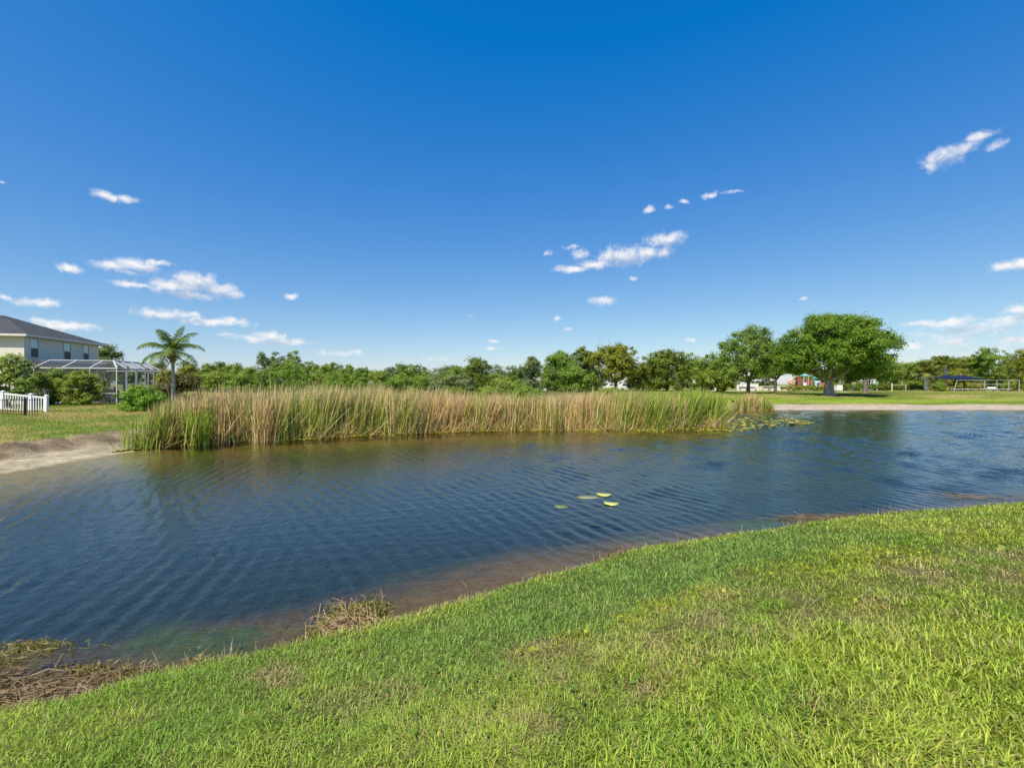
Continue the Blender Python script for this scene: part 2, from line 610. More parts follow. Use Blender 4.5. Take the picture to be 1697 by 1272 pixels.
bedl = lerp(np.array((.42, .36, .19)), np.array((.040, .064, .058)), sstep(.03, .75, bed + (fbm(gx * .6, gy * .6, 75) - .5) * .2)[:, None])  # left bank bed, same painted dimming by water depth
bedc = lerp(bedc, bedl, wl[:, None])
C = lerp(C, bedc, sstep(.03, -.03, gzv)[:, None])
qi = (np.arange(ny - 1)[:, None] * nx + np.arange(nx - 1)[None]).ravel()
GF = np.stack([qi, qi + 1, qi + 1 + nx, qi + nx], 1)


def ground_mat():
    m, q = new_mat('earth')
    at = q.node('ShaderNodeAttribute', attribute_name='Col').outputs[0]
    t = q.node('ShaderNodeTexCoord').outputs['Object']
    n1 = q.noise(t, 3.0, 6, 0.7)
    n2 = q.noise(t, 26.0, 4, 0.7)
    f = q.math('MULTIPLY', q.ramp(n1, .28, .72, .62, 1.3), q.ramp(n2, .3, .7, .6, 1.35))
    cc = q.node('ShaderNodeCombineColor')
    for i in range(3):
        q.put(cc.inputs[i], f)
    p = q.node('ShaderNodeBsdfPrincipled')
    q.put(p.inputs['Base Color'], q.mix(1.0, at, cc.outputs[0], 'MULTIPLY'))
    p.inputs['Roughness'].default_value = .95
    p.inputs['Specular IOR Level'].default_value = .1
    b = q.node('ShaderNodeBump')
    b.inputs['Distance'].default_value = .05
    q.put(b.inputs['Height'], q.math('ADD', q.noise(t, 9.0, 6, .7), q.math('MULTIPLY', n2, .4)))
    q.put(p.inputs['Normal'], b.outputs[0])
    o = q.node('ShaderNodeOutputMaterial')
    q.put(o.inputs[0], p.outputs[0])
    return m


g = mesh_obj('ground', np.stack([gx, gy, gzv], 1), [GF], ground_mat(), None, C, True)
tag(g, 'grassy ground sloping to sandy and muddy pond banks', 'ground', kind='structure')


# ------------------------------------------------------------------ water
def water_mat():
    m, q = new_mat('pond_water')
    t = q.node('ShaderNodeTexCoord').outputs['Object']

    def stretched(deg, along):
        mp = q.node('ShaderNodeMapping', vector_type='TEXTURE')
        mp.inputs['Rotation'].default_value = (0, 0, R(deg))
        mp.inputs['Scale'].default_value = (1, along, 1)
        q.put(mp.inputs[0], t)
        return mp.outputs[0]
    b = stretched(28, 3.0)
    c = stretched(-35, 2.0)
    h = q.math('MULTIPLY_ADD', q.noise(c, 19.0, 2, .5), .5, q.noise(b, 13.0, 3, .6, .3))
    bp = q.node('ShaderNodeBump')
    bp.inputs['Strength'].default_value = 1.0
    bp.inputs['Distance'].default_value = .0085
    q.put(bp.inputs['Height'], h)
    fr = q.node('ShaderNodeFresnel')
    fr.inputs['IOR'].default_value = 1.43
    q.put(fr.inputs['Normal'], bp.outputs[0])
    gl = q.node('ShaderNodeBsdfGlossy')
    gl.inputs['Roughness'].default_value = .03
    gl.inputs['Color'].default_value = (.96, .98, 1, 1)
    q.put(gl.inputs['Normal'], bp.outputs[0])
    tr = q.node('ShaderNodeBsdfTransparent')
    tr.inputs['Color'].default_value = (.78, .77, .66, 1)
    x = q.node('ShaderNodeMixShader')
    q.put(x.inputs[0], fr.outputs[0])
    q.put(x.inputs[1], tr.outputs[0])
    q.put(x.inputs[2], gl.outputs[0])
    o = q.node('ShaderNodeOutputMaterial')
    q.put(o.inputs[0], x.outputs[0])
    return m


def water():
    xs = np.concatenate([np.arange(-19, -14, .12), np.arange(-14, 16, .055), np.arange(16, 40, .085), np.arange(40, 75, .14)])
    ys = np.concatenate([np.arange(-3, 2.2, .15), np.arange(2.2, 14, .05), np.arange(14, 46.5, .075)])
    X, Y = np.meshgrid(xs, ys)
    nx, ny = X.shape[1], X.shape[0]
    X, Y = X.ravel(), Y.ravel()
    r = np.random.default_rng(77)
    wx = X + (fbm(X * .16, Y * .16, 101) - .5) * 1.1          # the wave trains bend and break up a little
    wy = Y + (fbm(X * .16, Y * .16, 102) - .5) * 1.1
    Z = np.zeros(len(X))
    groups = [sstep(.25, .7, fbm(X * .35 + g * 9, Y * .22 + g * 5, 110 + g, 3)) * 1.5 + .25 for g in range(4)]
    open_ = np.clip((X * .5 + Y - 5) / 24, 0, 1)
    for i in range(34):
        lam = math.exp(r.uniform(math.log(.13), math.log(.40)))
        th = R(20) + r.normal(0, .26)
        k_ = 2 * math.pi / lam
        slope = .0200 * (lam / .3) ** .1
        amp = slope / k_
        fade = lerp(1.0, 1.45, open_) if lam > .2 else lerp(1.0, 1.2, open_)
        Z += amp * groups[i % 4] * fade * np.sin(k_ * (math.cos(th) * wx + math.sin(th) * wy) + r.uniform(0, 6.28))
    for i in range(10):                                        # a weaker cross sea
        lam = r.uniform(.25, .6)
        th = R(-55) + r.normal(0, .4)
        k_ = 2 * math.pi / lam
        Z += .008 / k_ * lerp(.7, 1.9, open_) * np.sin(k_ * (math.cos(th) * wx + math.sin(th) * wy) + r.uniform(0, 6.28))
    s = shore_dist(X, Y)
    Z *= .25 + .75 * sstep(.3, -1.5, s)
    q = (np.arange(ny - 1)[:, None] * nx + np.arange(nx - 1)[None]).ravel()
    Fq = np.stack([q, q + 1, q + 1 + nx, q + nx], 1)
    keep = s[Fq].min(1) < .9                                   # only the basin and a little under its banks
    Fq = Fq[keep]
    used, inv = np.unique(Fq, return_inverse=True)
    return mesh_obj('pond_water', np.stack([X, Y, Z], 1)[used], [inv.reshape(-1, 4)], water_mat(), None, None, True)


w = water()
tag(w, 'dark blue rippled pond water with brown shallows', 'water', kind='structure')


# ------------------------------------------------------------------ grass
def blades(name, P, L, Wd, phi, lean, curl, colr, tipc, mat, label, cat):
    """P (n,3) roots; L length; lean angle from upright at the root, curl more lean towards the tip"""
    n = len(P)
    d = np.stack([np.cos(phi), np.sin(phi), np.zeros(n)], 1)
    sd = np.stack([-np.sin(phi), np.cos(phi), np.zeros(n)], 1)
    up = np.array((0, 0, 1.0))
    a1, a2 = lean, lean + curl
    m = P + (d * np.sin(a1)[:, None] + up * np.cos(a1)[:, None]) * (L * .55)[:, None]
    t = m + (d * np.sin(a2)[:, None] + up * np.cos(a2)[:, None]) * (L * .45)[:, None]
    w = Wd[:, None] / 2
    V = np.stack([P - sd * w, P + sd * w, m + sd * w * .85, m - sd * w * .85, t], 1).reshape(-1, 3)
    i = np.arange(n)[:, None] * 5
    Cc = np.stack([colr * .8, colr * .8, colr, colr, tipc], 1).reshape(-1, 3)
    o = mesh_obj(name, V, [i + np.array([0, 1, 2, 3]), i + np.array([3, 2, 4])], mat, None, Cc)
    return tag(o, label, cat, kind='stuff')


def near_lawn():
    r = np.random.default_rng(11)
    n = 900000
    x = r.uniform(-9, 24, n)
    y = r.uniform(-1.0, 13.5, n)
    rho = 11000 * np.minimum(1, (2.6 / np.maximum(np.hypot(x * .6, y), .6)) ** 1.7)
    keep = (x < 1.32 * np.maximum(y, 0) + 4.5) & (x > -1.32 * np.maximum(y, 0) - 2.5)
    A = 33 * 14.5
    x, y, rho = x[keep], y[keep], rho[keep]
    prob = rho * A / n
    reps = np.minimum(r.poisson(prob), 30)
    x, y = np.repeat(x, reps), np.repeat(y, reps)
    x = x + r.normal(0, .035, len(x))
    y = y + r.normal(0, .035, len(y))
    s = shore_dist(x, y)
    k = (s > .13) & (y < 13.5 + .3 * np.maximum(x, 0))
    x, y, s = x[k], y[k], s[k]
    c, br, ye, te = lawn_col(x, y, s)
    k = r.uniform(size=len(x)) > br * .55
    x, y, s, c, br, ye, te = (q[k] for q in (x, y, s, c, br, ye, te))
    n = len(x)
    z = height(x, y, s) - .004
    clump = fbm(x * 6, y * 6, 81)
    coarse = sstep(1.8, 3.0, s) * sstep(.4, .62, fbm(x * .8, y * .8, 83))
    L = lerp(.042, .070, coarse) * r.uniform(.6, 1.45, n) * lerp(.8, 1.2, clump)
    Wd = lerp(.0042, .0062, coarse) * r.uniform(.7, 1.3, n) * np.maximum(1, y / 2.6) ** .75
    L = L * np.maximum(1, y / 3.0) ** .25
    edge = 1 - sstep(.15, .42, s)
    L = L * (1 + edge * r.uniform(0, .8, n))
    phi = r.uniform(0, 2 * math.pi, n)
    comb = fbm(x * 1.7, y * 1.7, 85) * 6.0 + 1.2
    use = r.uniform(size=n) < .45
    phi = np.where(use, comb + r.normal(0, .5, n), phi)
    lean = np.clip(r.normal(.75, .32, n), .05, 1.35)
    curl = r.uniform(.1, .7, n)
    dry = r.uniform(size=n) < (.045 + .42 * br + .5 * edge)
    c = np.where(dry[:, None], np.array((.52, .41, .22)) * r.uniform(.6, 1.2, (n, 1)), c * r.uniform(.65, 1.45, (n, 1)))
    c = c * (1 + r.normal(0, .07, (n, 3)))
    yy = (r.uniform(size=n) < ye * .07)
    c = np.where(yy[:, None], np.array((.52, .46, .04)), c)
    tip = lerp(c, np.array((.40, .34, .14)), r.uniform(0, .45, (n, 1)))
    tip = np.where(yy[:, None], c, tip)
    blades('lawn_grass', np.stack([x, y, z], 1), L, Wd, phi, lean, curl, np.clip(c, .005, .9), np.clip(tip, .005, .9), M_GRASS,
           'bright green lawn grass with dry brown patches on near bank', 'grass')
    # small round-leaved weeds between the blades
    m = 26000
    x = r.uniform(-6, 10, m)
    y = r.uniform(1.2, 9, m)
    s = shore_dist(x, y)
    _, br, ye, te = lawn_col(x, y, s)
    pr = ye * .55 + spots(x, y, [(-.24, 2.6, .5), (-.5, 2.9, .35), (.5, 2.45, .3), (-1.2, 2.5, .3)]) * .9 + sstep(.62, .72, fbm(x * 1.5, y * 1.5, 87)) * .25
    k = (r.uniform(size=m) < pr) & (s > .3) & (np.abs(x) < 1.3 * y + .6)
    x, y, s, ye = x[k], y[k], s[k], ye[k]
    n = len(x)
    z = height(x, y, s) + r.uniform(.02, .06, n)
    rad = r.uniform(.007, .014, n) * np.maximum(1, y / 3) ** .5
    a = r.uniform(0, 6.28, n)
    tl = r.normal(0, .35, (n, 2))
    T = np.stack([np.ones(n), np.zeros(n), tl[:, 0]], 1)
    U = np.stack([np.zeros(n), np.ones(n), tl[:, 1]], 1)
    ring = []
    for j in range(6):
        t = a + j * math.pi / 3
        ring.append(np.stack([x, y, z], 1) + (T * np.cos(t)[:, None] + U * np.sin(t)[:, None]) * rad[:, None])
    V = np.stack(ring, 1).reshape(-1, 3)
    cc = lerp(np.array((.10, .20, .02)), np.array((.34, .36, .03)), np.clip(ye * 1.2, 0, 1)[:, None]) * r.uniform(.6, 1.4, (n, 1))
    o = mesh_obj('lawn_weed', V, [np.arange(n * 6).reshape(n, 6)], M_GRASS, None, np.repeat(cc, 6, 0))
    tag(o, 'small round leaved green and yellow weeds in near lawn', 'weeds', kind='stuff')


near_lawn()


def bank_grass(name, label, x0, x1, y0, y1, n, smin, size, seed, cols):
    r = np.random.default_rng(seed)
    x, y = r.uniform(x0, x1, n), r.uniform(y0, y1, n)
    s = shore_dist(x, y)
    k = (s > smin + (fbm(x * 1.2, y * 1.2, 61) - .5) * 1.2) & (np.abs(x) < 1.3 * y + 2)
    x, y, s = x[k], y[k], s[k]
    n = len(x)
    z = height(x, y, s) - .01
    t = sstep(.35, .65, fbm(x * .5, y * .5, 57))
    c = lerp(np.array(cols[0]), np.array(cols[1]), t[:, None]) * r.uniform(.6, 1.4, (n, 1)) * (1 + r.normal(0, .06, (n, 3)))
    blades(name, np.stack([x, y, z], 1), r.uniform(.6, 1.4, n) * size, r.uniform(.8, 1.3, n) * size * .16, r.uniform(0, 6.28, n),
           np.clip(r.normal(.6, .3, n), 0, 1.3), r.uniform(0, .7, n), np.clip(c, 0.01, .9), np.clip(c * 1.15, 0.01, .9), M_GRASS, label, 'grass')


bank_grass('bank_grass', 'short dry green grass on the left bank before the house', -34, -13.5, 9, 40, 120000, 2.6, .10, 13, ((.19, .26, .035), (.38, .33, .11)))
bank_grass('park_grass', 'mown olive green grass of the park across the pond', 17, 75, 48, 90, 70000, 4.4, .11, 14, ((.18, .26, .025), (.36, .33, .08)))


# ------------------------------------------------------------------ foliage
def leaf_quads(P, Nrm, size, r, ratio=.55):
    n = len(P)
    a = r.normal(size=(n, 3))
    T = np.cross(Nrm, a)
    T /= np.linalg.norm(T, axis=1)[:, None] + 1e-9
    U = np.cross(Nrm, T)
    s = size[:, None]
    return np.stack([P - T * s * .5, P + U * s * ratio * .5, P + T * s * .5, P - U * s * ratio * .5], 1).reshape(-1, 3)


def foliage(name, lobes, n, leaf, cols, parent, seed, fill=.22, upw=.55, clump=2.6, per=75, kind=None, floor=None):
    """leaves gathered in small clumps through the lobes (centre, radii); real gaps between the clumps"""
    r = np.random.default_rng(seed)
    w = np.array([(l[1][0] * l[1][2] + l[1][0] * l[1][1]) for l in lobes])
    w = w / w.sum()
    c0, c1 = np.array(cols[0]), np.array(cols[1])
    PP, NN, SS, CC = [], [], [], []
    for (c, rad), ww in zip(lobes, w):
        c, rad = np.array(c, float), np.array(rad, float)
        m = max(int(n * ww), 30)
        kc = max(m // per, 3)
        d = r.normal(size=(kc, 3))
        d /= np.linalg.norm(d, axis=1)[:, None]
        d[:, 2] = np.where((d[:, 2] < -.35) & (r.uniform(size=kc) < .6), -d[:, 2], d[:, 2])
        fr = np.where(r.uniform(size=kc) < fill, r.uniform(.1, .7, kc), r.uniform(.72, 1.03, kc))
        cc = c + d * fr[:, None] * rad
        cr = leaf * clump * r.uniform(.6, 1.4, kc)
        tone = r.uniform(0, 1, kc)
        ci = r.integers(0, kc, m)
        off = r.normal(size=(m, 3)) * .42
        off[:, 2] *= .7
        P = cc[ci] + off * cr[ci][:, None]
        nn = r.normal(size=(m, 3)) * .5 + off * 1.3 + d[ci] * .5 + np.array((0, 0, upw))
        PP.append(P)
        NN.append(nn / (np.linalg.norm(nn, axis=1)[:, None] + 1e-9))
        SS.append(leaf * r.uniform(.6, 1.4, m))
        t = np.clip(tone[ci] + r.normal(0, .2, m), 0, 1)
        CC.append(lerp(c0, c1, t[:, None]) * r.uniform(.75, 1.25, (m, 1)))
    P, N, S, Cc = np.concatenate(PP), np.concatenate(NN), np.concatenate(SS), np.concatenate(CC)
    if floor is not None:
        P[:, 2] = np.maximum(P[:, 2], floor + S * .3)
    V = leaf_quads(P, N, S, r)
    o = mesh_obj(name, V, [np.arange(len(P) * 4).reshape(-1, 4)], M_LEAF, parent, np.repeat(np.clip(Cc * 1.15, .003, .9), 4, 0))
    if kind:
        o['kind'] = kind
    return o


def crown_lobes(px0, px1, y0, y1, D, seed, n=9, small=.42, depth=.9, lump=1.0, skirt=True):
    """an uneven crown inside a photo-measured outline, at its own distance and with its own depth"""
    r = np.random.default_rng(seed)
    c = W((px0 + px1) / 2, (y0 + y1) / 2, D)
    rx = (px1 - px0) / 2 / F_PX * D * 1.12
    rz = (y1 - y0) / 2 / F_PX * D * 1.03
    ry = rx * depth
    L = [(c, (rx * .66, ry * .66, rz * .68))]
    for i in range(n):
        a = 2.399 * i + r.uniform(-.4, .4)
        z = r.uniform(-.75, 1.0) if i else 1.0
        h = math.sqrt(max(0, 1 - min(z * z, 1)))
        s = small * r.uniform(.7, 1.25) * lump
        q = np.array((math.cos(a) * h, math.sin(a) * h, z)) * (1 - s)
        L.append((c + q * np.array((rx, ry, rz)), (rx * s, ry * s, rz * s * 1.05)))
    if skirt:
        for i in range(4):
            a = i * 1.7 + seed
            L.append((c + np.array((rx * .55 * math.cos(a), ry * .55 * math.sin(a), -rz * .72)), (rx * .5, ry * .5, rz * .4)))
    return L


def tree(label, D, base_px, lobes, cols, n, leaf, r0, group=None, seed=1, base_y=None, name='tree', cat='tree', limbs=7, fork=.35, bark=None, lean=0.0, clump=2.6, fill=.22):
    x = X_at(base_px, D)
    z0 = hz(x, D)
    t = thing(name, label, cat, (x, D, z0), group)
    r = np.random.default_rng(seed + 500)
    top = max(l[0][2] for l in lobes)
    low = min(l[0][2] - l[1][2] for l in lobes)
    zf = max(z0 + (top - z0) * fork * .6, low + .1)
    m = MB()
    b = np.array((x, D, z0 - .15))
    f = np.array((x + lean, D, zf))
    pth, rad = [], []
    for i in range(7):
        u = i / 6
        pth.append(b * (1 - u) + f * u + np.array((math.sin(u * 4 + seed), math.cos(u * 3 + seed), 0)) * r0 * .25 * u)
        rad.append(r0 * (1.0 + .75 * (1 - u) ** 5) * (1 - .3 * u))
    m.tube(pth, rad, 10)
    big = sorted(lobes, key=lambda l: -l[1][0])[:limbs]
    for (c, rd) in big:
        c = np.array(c, float) + np.array((0, 0, rd[2] * .2))
        s = pth[-1] - np.array((0, 0, r.uniform(0, .15) * (zf - z0)))
        mid = s * .5 + c * .5 + np.array((0, 0, -.08)) * np.linalg.norm(c - s) + r.normal(0, .08, 3) * np.linalg.norm(c - s)
        P = [s * (1 - u) ** 2 + 2 * mid * u * (1 - u) + c * u * u for u in np.linspace(0, 1, 6)]
        m.tube(P, [r0 * .5 * (1 - .85 * u) for u in np.linspace(0, 1, 6)], 6)
        for q in range(2):
            e = c + r.normal(0, .6, 3) * np.array(rd)
            m.tube([P[3], (P[3] + e) / 2 + r.normal(0, .1, 3), e], [r0 * .22, r0 * .13, r0 * .04], 5)
    m.build('trunk', bark or M_BARK, t, True)
    foliage('crown', lobes, n, leaf, cols, t, seed, clump=clump, fill=fill)
    return t


def ell(px, py, rx, ry, D, dd=0.0, depth=.9):
    s = (D) / F_PX
    c = W(px, py, D)
    c[1] += dd
    return (c, (rx * s, rx * s * depth, ry * s))


GREEN = ((.13, .20, .02), (.26, .33, .036))
BRIGHT = ((.115, .205, .02), (.22, .315, .035))
DARK = ((.10, .15, .016), (.20, .25, .028))
OLIVE = ((.16, .19, .018), (.31, .31, .035))
GREY = ((.13, .175, .06), (.24, .29, .11))
LIME = ((.165, .225, .03), (.28, .34, .05))

# the great oak beside the far shore
D0 = 63.0
oak = [ell(1388, 590, 62, 42, D0), ell(1380, 548, 46, 24, D0), ell(1330, 570, 34, 26, D0), ell(1425, 566, 42, 30, D0, 1), ell(1442, 600, 28, 24, D0, 1.5), ell(1356, 592, 34, 24, D0, -3.4),
       ell(1318, 600, 24, 22, D0, -.5), ell(1412, 606, 32, 16, D0, -2.5), ell(1410, 545, 26, 16, D0, -2), ell(1352, 552, 26, 16, D0, -2.5), ell(1440, 575, 22, 20, D0, -3), ell(1395, 575, 34, 26, D0, -4.6), ell(1448, 616, 20, 15, D0, -1), ell(1335, 606, 28, 13, D0, 1), ell(1430, 620, 24, 13, D0, 1.5), ell(1400, 534, 30, 14, D0, 1), ell(1365, 535, 26, 14, D0, .5), ell(1312, 590, 18, 22, D0, 1)]
tree('huge spreading oak with a thick pale trunk standing on the far lawn', D0, 1374, oak, ((.078, .16, .012), (.20, .30, .022)), 120000, .22, .62, seed=3, fork=.36, name='oak_tree', limbs=12,
     bark=plain('oak_bark', (.42, .385, .33), .9, .2, vary=.55, scale=3, bump=.05, bscale=8), clump=3.4)
tree('small oak half hidden at right of the huge oak', 71, 1434, [ell(1465, 615, 26, 20, 71), ell(1475, 612, 12, 14, 71), ell(1445, 622, 22, 12, 71, 2), ell(1472, 600, 20, 14, 71, 1), ell(1458, 605, 20, 16, 71, 2)], GREEN, 15000, .24, .32, seed=4, name='oak_tree', limbs=4)
D0 = 70.0
pine = [ell(1238, 595, 40, 30, D0), ell(1252, 556, 24, 15, D0), ell(1228, 562, 22, 14, D0), ell(1212, 580, 22, 16, D0), ell(1268, 578, 20, 18, D0), ell(1225, 615, 30, 16, D0, -1.5), ell(1262, 612, 24, 16, D0, -1), ell(1200, 605, 18, 16, D0), ell(1243, 585, 22, 18, D0, -2.2), ell(1271, 553, 9, 10, D0), ell(1204, 622, 18, 10, D0)]
tree('tall open crowned tree with a dark trunk at left of the huge oak', D0, 1240, pine, ((.11, .18, .022), (.22, .31, .04)), 34000, .22, .30, seed=5, fork=.35, limbs=10, clump=3.2)
D0 = 76.0
tree('mid sized tree with drooping crown between the open tree and huge oak', D0, 1285, [ell(1292, 598, 26, 24, D0), ell(1288, 575, 14, 15, D0), ell(1300, 606, 24, 15, D0, -1), ell(1275, 616, 22, 14, D0), ell(1312, 590, 18, 22, D0, 1), ell(1318, 605, 18, 15, D0, 1), ell(1305, 602, 20, 20, D0, 2), ell(1272, 600, 18, 18, D0, 1)], ((.10, .19, .015), (.20, .30, .028)), 26000, .23, .24, seed=6, limbs=5)
D0 = 84
tree('dark bushy tree leaning against the open crowned tree on its left', D0, 1190, crown_lobes(1152, 1226, 586, 646, D0, 7, 12), GREEN, 20000, .28, .28, seed=7, limbs=6)
D0 = 98
tree('rounded dull green tree behind the white sign board', D0, 1150, crown_lobes(1122, 1176, 587, 646, D0, 8, 10), GREEN, 15000, .32, .28, seed=8, limbs=5)
D0 = 94
tree('dark dense tree with flat lumpy top beside the two small signs', D0, 1106, crown_lobes(1064, 1142, 577, 648, D0, 9, 13, lump=1.05), DARK, 26000, .30, .34, seed=9, limbs=6)
D0 = 97
tree('low olive tree filling the gap beside the dark dense tree', D0, 1066, crown_lobes(1042, 1090, 602, 646, D0, 10, 8), OLIVE, 9000, .32, .2, seed=10, limbs=4)
D0 = 92
tree('big broad olive tree over the parked white cars', D0, 1020, crown_lobes(978, 1058, 569, 640, D0, 11, 14, lump=1.05, skirt=False), OLIVE, 32000, .29, .36, seed=11, limbs=7, fork=.3)
D0 = 104
tree('tall rounded tree just left of the broad olive tree', D0, 968, crown_lobes(938, 998, 577, 648, D0, 12, 11), ((.085, .125, .02), (.22, .27, .045)), 19000, .32, .3, seed=12, limbs=6)
D0 = 97
tree('bright green rounded tree over the beige box', D0, 926, crown_lobes(898, 958, 583, 643, D0, 13, 11), BRIGHT, 20000, .30, .3, seed=13, limbs=6)
tree('bright low tree rising from the cattails right of the beige box', 90, 950, crown_lobes(930, 985, 606, 652, 90, 14, 8), BRIGHT, 13000, .28, .22, seed=14, limbs=4)
D0 = 88
tree('upright grey green tree with feathery top at left of the beige box', D0, 882, crown_lobes(865, 898, 591, 648, D0, 15, 10, lump=.9), GREY, 13000, .24, .2, seed=15, limbs=6)
D0 = 78
tree('dark round headed tree standing alone above the marsh bushes', D0, 790, crown_lobes(764, 814, 594, 645, D0, 16, 11), DARK, 18000, .24, .26, seed=16, limbs=6)

# trees of the park behind the far lawn
gp = 'trees behind the park'
park = [(1640, 1610, 1668, 574, 640, 112, BRIGHT, 'tall bright green tree behind the navy canopy'), (1705, 1676, 1745, 562, 646, 96, OLIVE, 'tall brown green tree cut by the right edge of the photo'),
        (1602, 1578, 1626, 592, 642, 116, OLIVE, 'olive tree just left of the tall bright green tree'), (1570, 1546, 1596, 588, 642, 122, ((.09, .12, .02), (.18, .20, .04)), 'yellowish tree rising behind the second palm'),
        (1523, 1500, 1548, 596, 644, 118, GREEN, 'mid green tree behind the first palm of the park'), (1506, 1484, 1522, 602, 645, 124, DARK, 'small dark tree behind the utility pole'),
        (1665, 1650, 1690, 606, 645, 108, DARK, 'low dark tree at right of the tall bright green tree'), (1590, 1560, 1616, 612, 645, 108, OLIVE, 'low olive tree right above the navy canopy'),
        (1465, 1440, 1492, 606, 645, 112, DARK, 'dark tree behind the blue and white playhouse'), (1400, 1370, 1432, 606, 645, 118, GREEN, 'dark green tree seen under the huge oak'),
        (1345, 1318, 1372, 604, 645, 124, GREEN, 'green tree behind the playground tower roofs'), (1262, 1236, 1290, 604, 644, 118, DARK, 'dark tree above the white wall')]
for i, (bp, a, b, y0, y1, D, cl, lb) in enumerate(park):
    tree(lb, D, bp, crown_lobes(a, b, y0, y1, D, 30 + i, 9), cl, 16000, .27, .28, gp, seed=30 + i, limbs=5)

# the woods behind the cattails, from the palm to the lone round tree
for i, (bp, a, b, y0, D, cl, lb) in enumerate([(1496, 1476, 1518, 600, 128, GREEN, 'green tree in the back row right behind the utility pole'), (1548, 1526, 1574, 590, 132, OLIVE, 'olive tree of the back row between the two park palms'), (1618, 1596, 1642, 589, 134, GREEN, 'green tree of the back row left of the tall bright tree'),
                                               (1680, 1656, 1706, 592, 130, GREEN, 'green tree of the back row right of the tall bright tree'), (1585, 1562, 1610, 594, 136, DARK, 'dark tree of the back row above the canopy')]):
    tree(lb, D, bp, crown_lobes(a, b, y0, 646, D, 130 + i, 11), cl, 16000, .3, .28, gp, seed=130 + i, limbs=4)

gw = 'trees of the wood behind the cattails'
wood = [(312, 292, 336, 606, 92, OLIVE), (345, 326, 366, 604, 96, GREEN), (364, 350, 380, 597, 104, DARK), (388, 366, 412, 605, 92, GREEN), (412, 396, 432, 609, 90, LIME),
        (434, 416, 452, 584, 112, GREY), (452, 436, 470, 582, 114, GREY), (465, 448, 482, 588, 110, GREY), (487, 466, 512, 580, 100, GREEN), (470, 432, 520, 602, 86, BRIGHT), (516, 496, 540, 599, 96, GREEN), (540, 520, 560, 604, 94, LIME),
        (552, 530, 572, 602, 104, DARK), (577, 556, 600, 603, 100, GREEN), (602, 582, 624, 608, 96, BRIGHT), (628, 606, 654, 615, 92, LIME), (646, 630, 664, 607, 108, GREY), (665, 648, 684, 605, 102, DARK), (682, 662, 704, 607, 100, GREEN),
        (706, 688, 726, 615, 96, LIME), (730, 710, 752, 613, 92, GREY), (750, 732, 772, 606, 90, GREEN), (822, 804, 842, 619, 100, LIME), (850, 834, 872, 622, 112, GREEN), (360, 330, 395, 618, 80, LIME), (560, 525, 600, 620, 82, BRIGHT), (755, 715, 790, 622, 74, GREY), (660, 630, 700, 622, 80, BRIGHT), (835, 800, 870, 628, 78, LIME), (400, 372, 432, 620, 78, BRIGHT), (300, 270, 330, 622, 70, OLIVE)]
LB = {id(OLIVE): 'olive brown bushy tree in the wood behind the cattails', id(GREEN): 'mid green rounded tree in the wood behind the cattails', id(DARK): 'dark green rounded tree in the wood behind the cattails',
      id(LIME): 'pale lime green bushy tree in the wood behind the cattails', id(GREY): 'thin grey green tree in the wood behind the cattails', id(BRIGHT): 'bright green spreading tree in the wood behind the cattails'}
UNIQ = {434: 'thin grey green tree with flat loose top, leftmost of the three tall ones', 452: 'thin grey green tree, middle one of the three tall ones in the wood', 465: 'thin grey green tree beside the pointed tall tree in the wood',
        487: 'pointed tallest green tree of the wood behind the cattails', 364: 'dark round topped tree just right of the tall palm', 646: 'grey green tree whose thin top peeps over the wood near its middle'}
for i, (bp, a, b, y0, D, cl) in enumerate(wood):
    tree(UNIQ.get(bp, LB[id(cl)]), D, bp, crown_lobes(a, b, y0, 648, D, 60 + i, 11, lump=.85), cl, 13000, .22, .2, gw, seed=60 + i, limbs=4, fork=.45)

# the far-off wood that closes the horizon
fl = []
rr_ = np.random.default_rng(5)
for i in range(120):
    D = rr_.uniform(150, 200)
    px = -250 + i * 11.6 + rr_.uniform(-6, 6)
    hgt = rr_.uniform(2.6, 5.0) * (1.15 if px < 900 else (1.0 if px < 1440 else 1.6))
    fl.append(((X_at(px, D), D, 1.0 + hgt * .8), (rr_.uniform(2.5, 4.5), 3.5, hgt)))
o = foliage('distant_wood', fl, 90000, .6, ((.07, .11, .02), (.14, .18, .035)), None, 99, clump=3)
tag(o, 'low dense wood closing the horizon far behind everything', 'wood', kind='stuff')


def shrub(label, px0, px1, y0, y1, D, cols, n, leaf, seed, name='shrub', cat='shrub', group=None, nl=10, clump=2.4):
    x = X_at((px0 + px1) / 2, D)
    z0 = hz(x, D)
    t = thing(name, label, cat, (x, D, z0), group)
    lob = crown_lobes(px0, px1, y0, y1, D, seed, nl)
    m = MB()
    r = np.random.default_rng(seed)
    for c, rd in lob[:8]:
        q = np.array((x + r.uniform(-.2, .2), D + r.uniform(-.2, .2), z0 - .05))
        m.tube([q, (q + c) / 2 + r.normal(0, .06, 3), np.array(c)], [.04, .03, .012], 5)
    m.build('stem', M_BARK, t, True)
    foliage('foliage', lob, n, leaf, cols, t, seed, floor=z0, clump=clump, fill=.3)
    return t


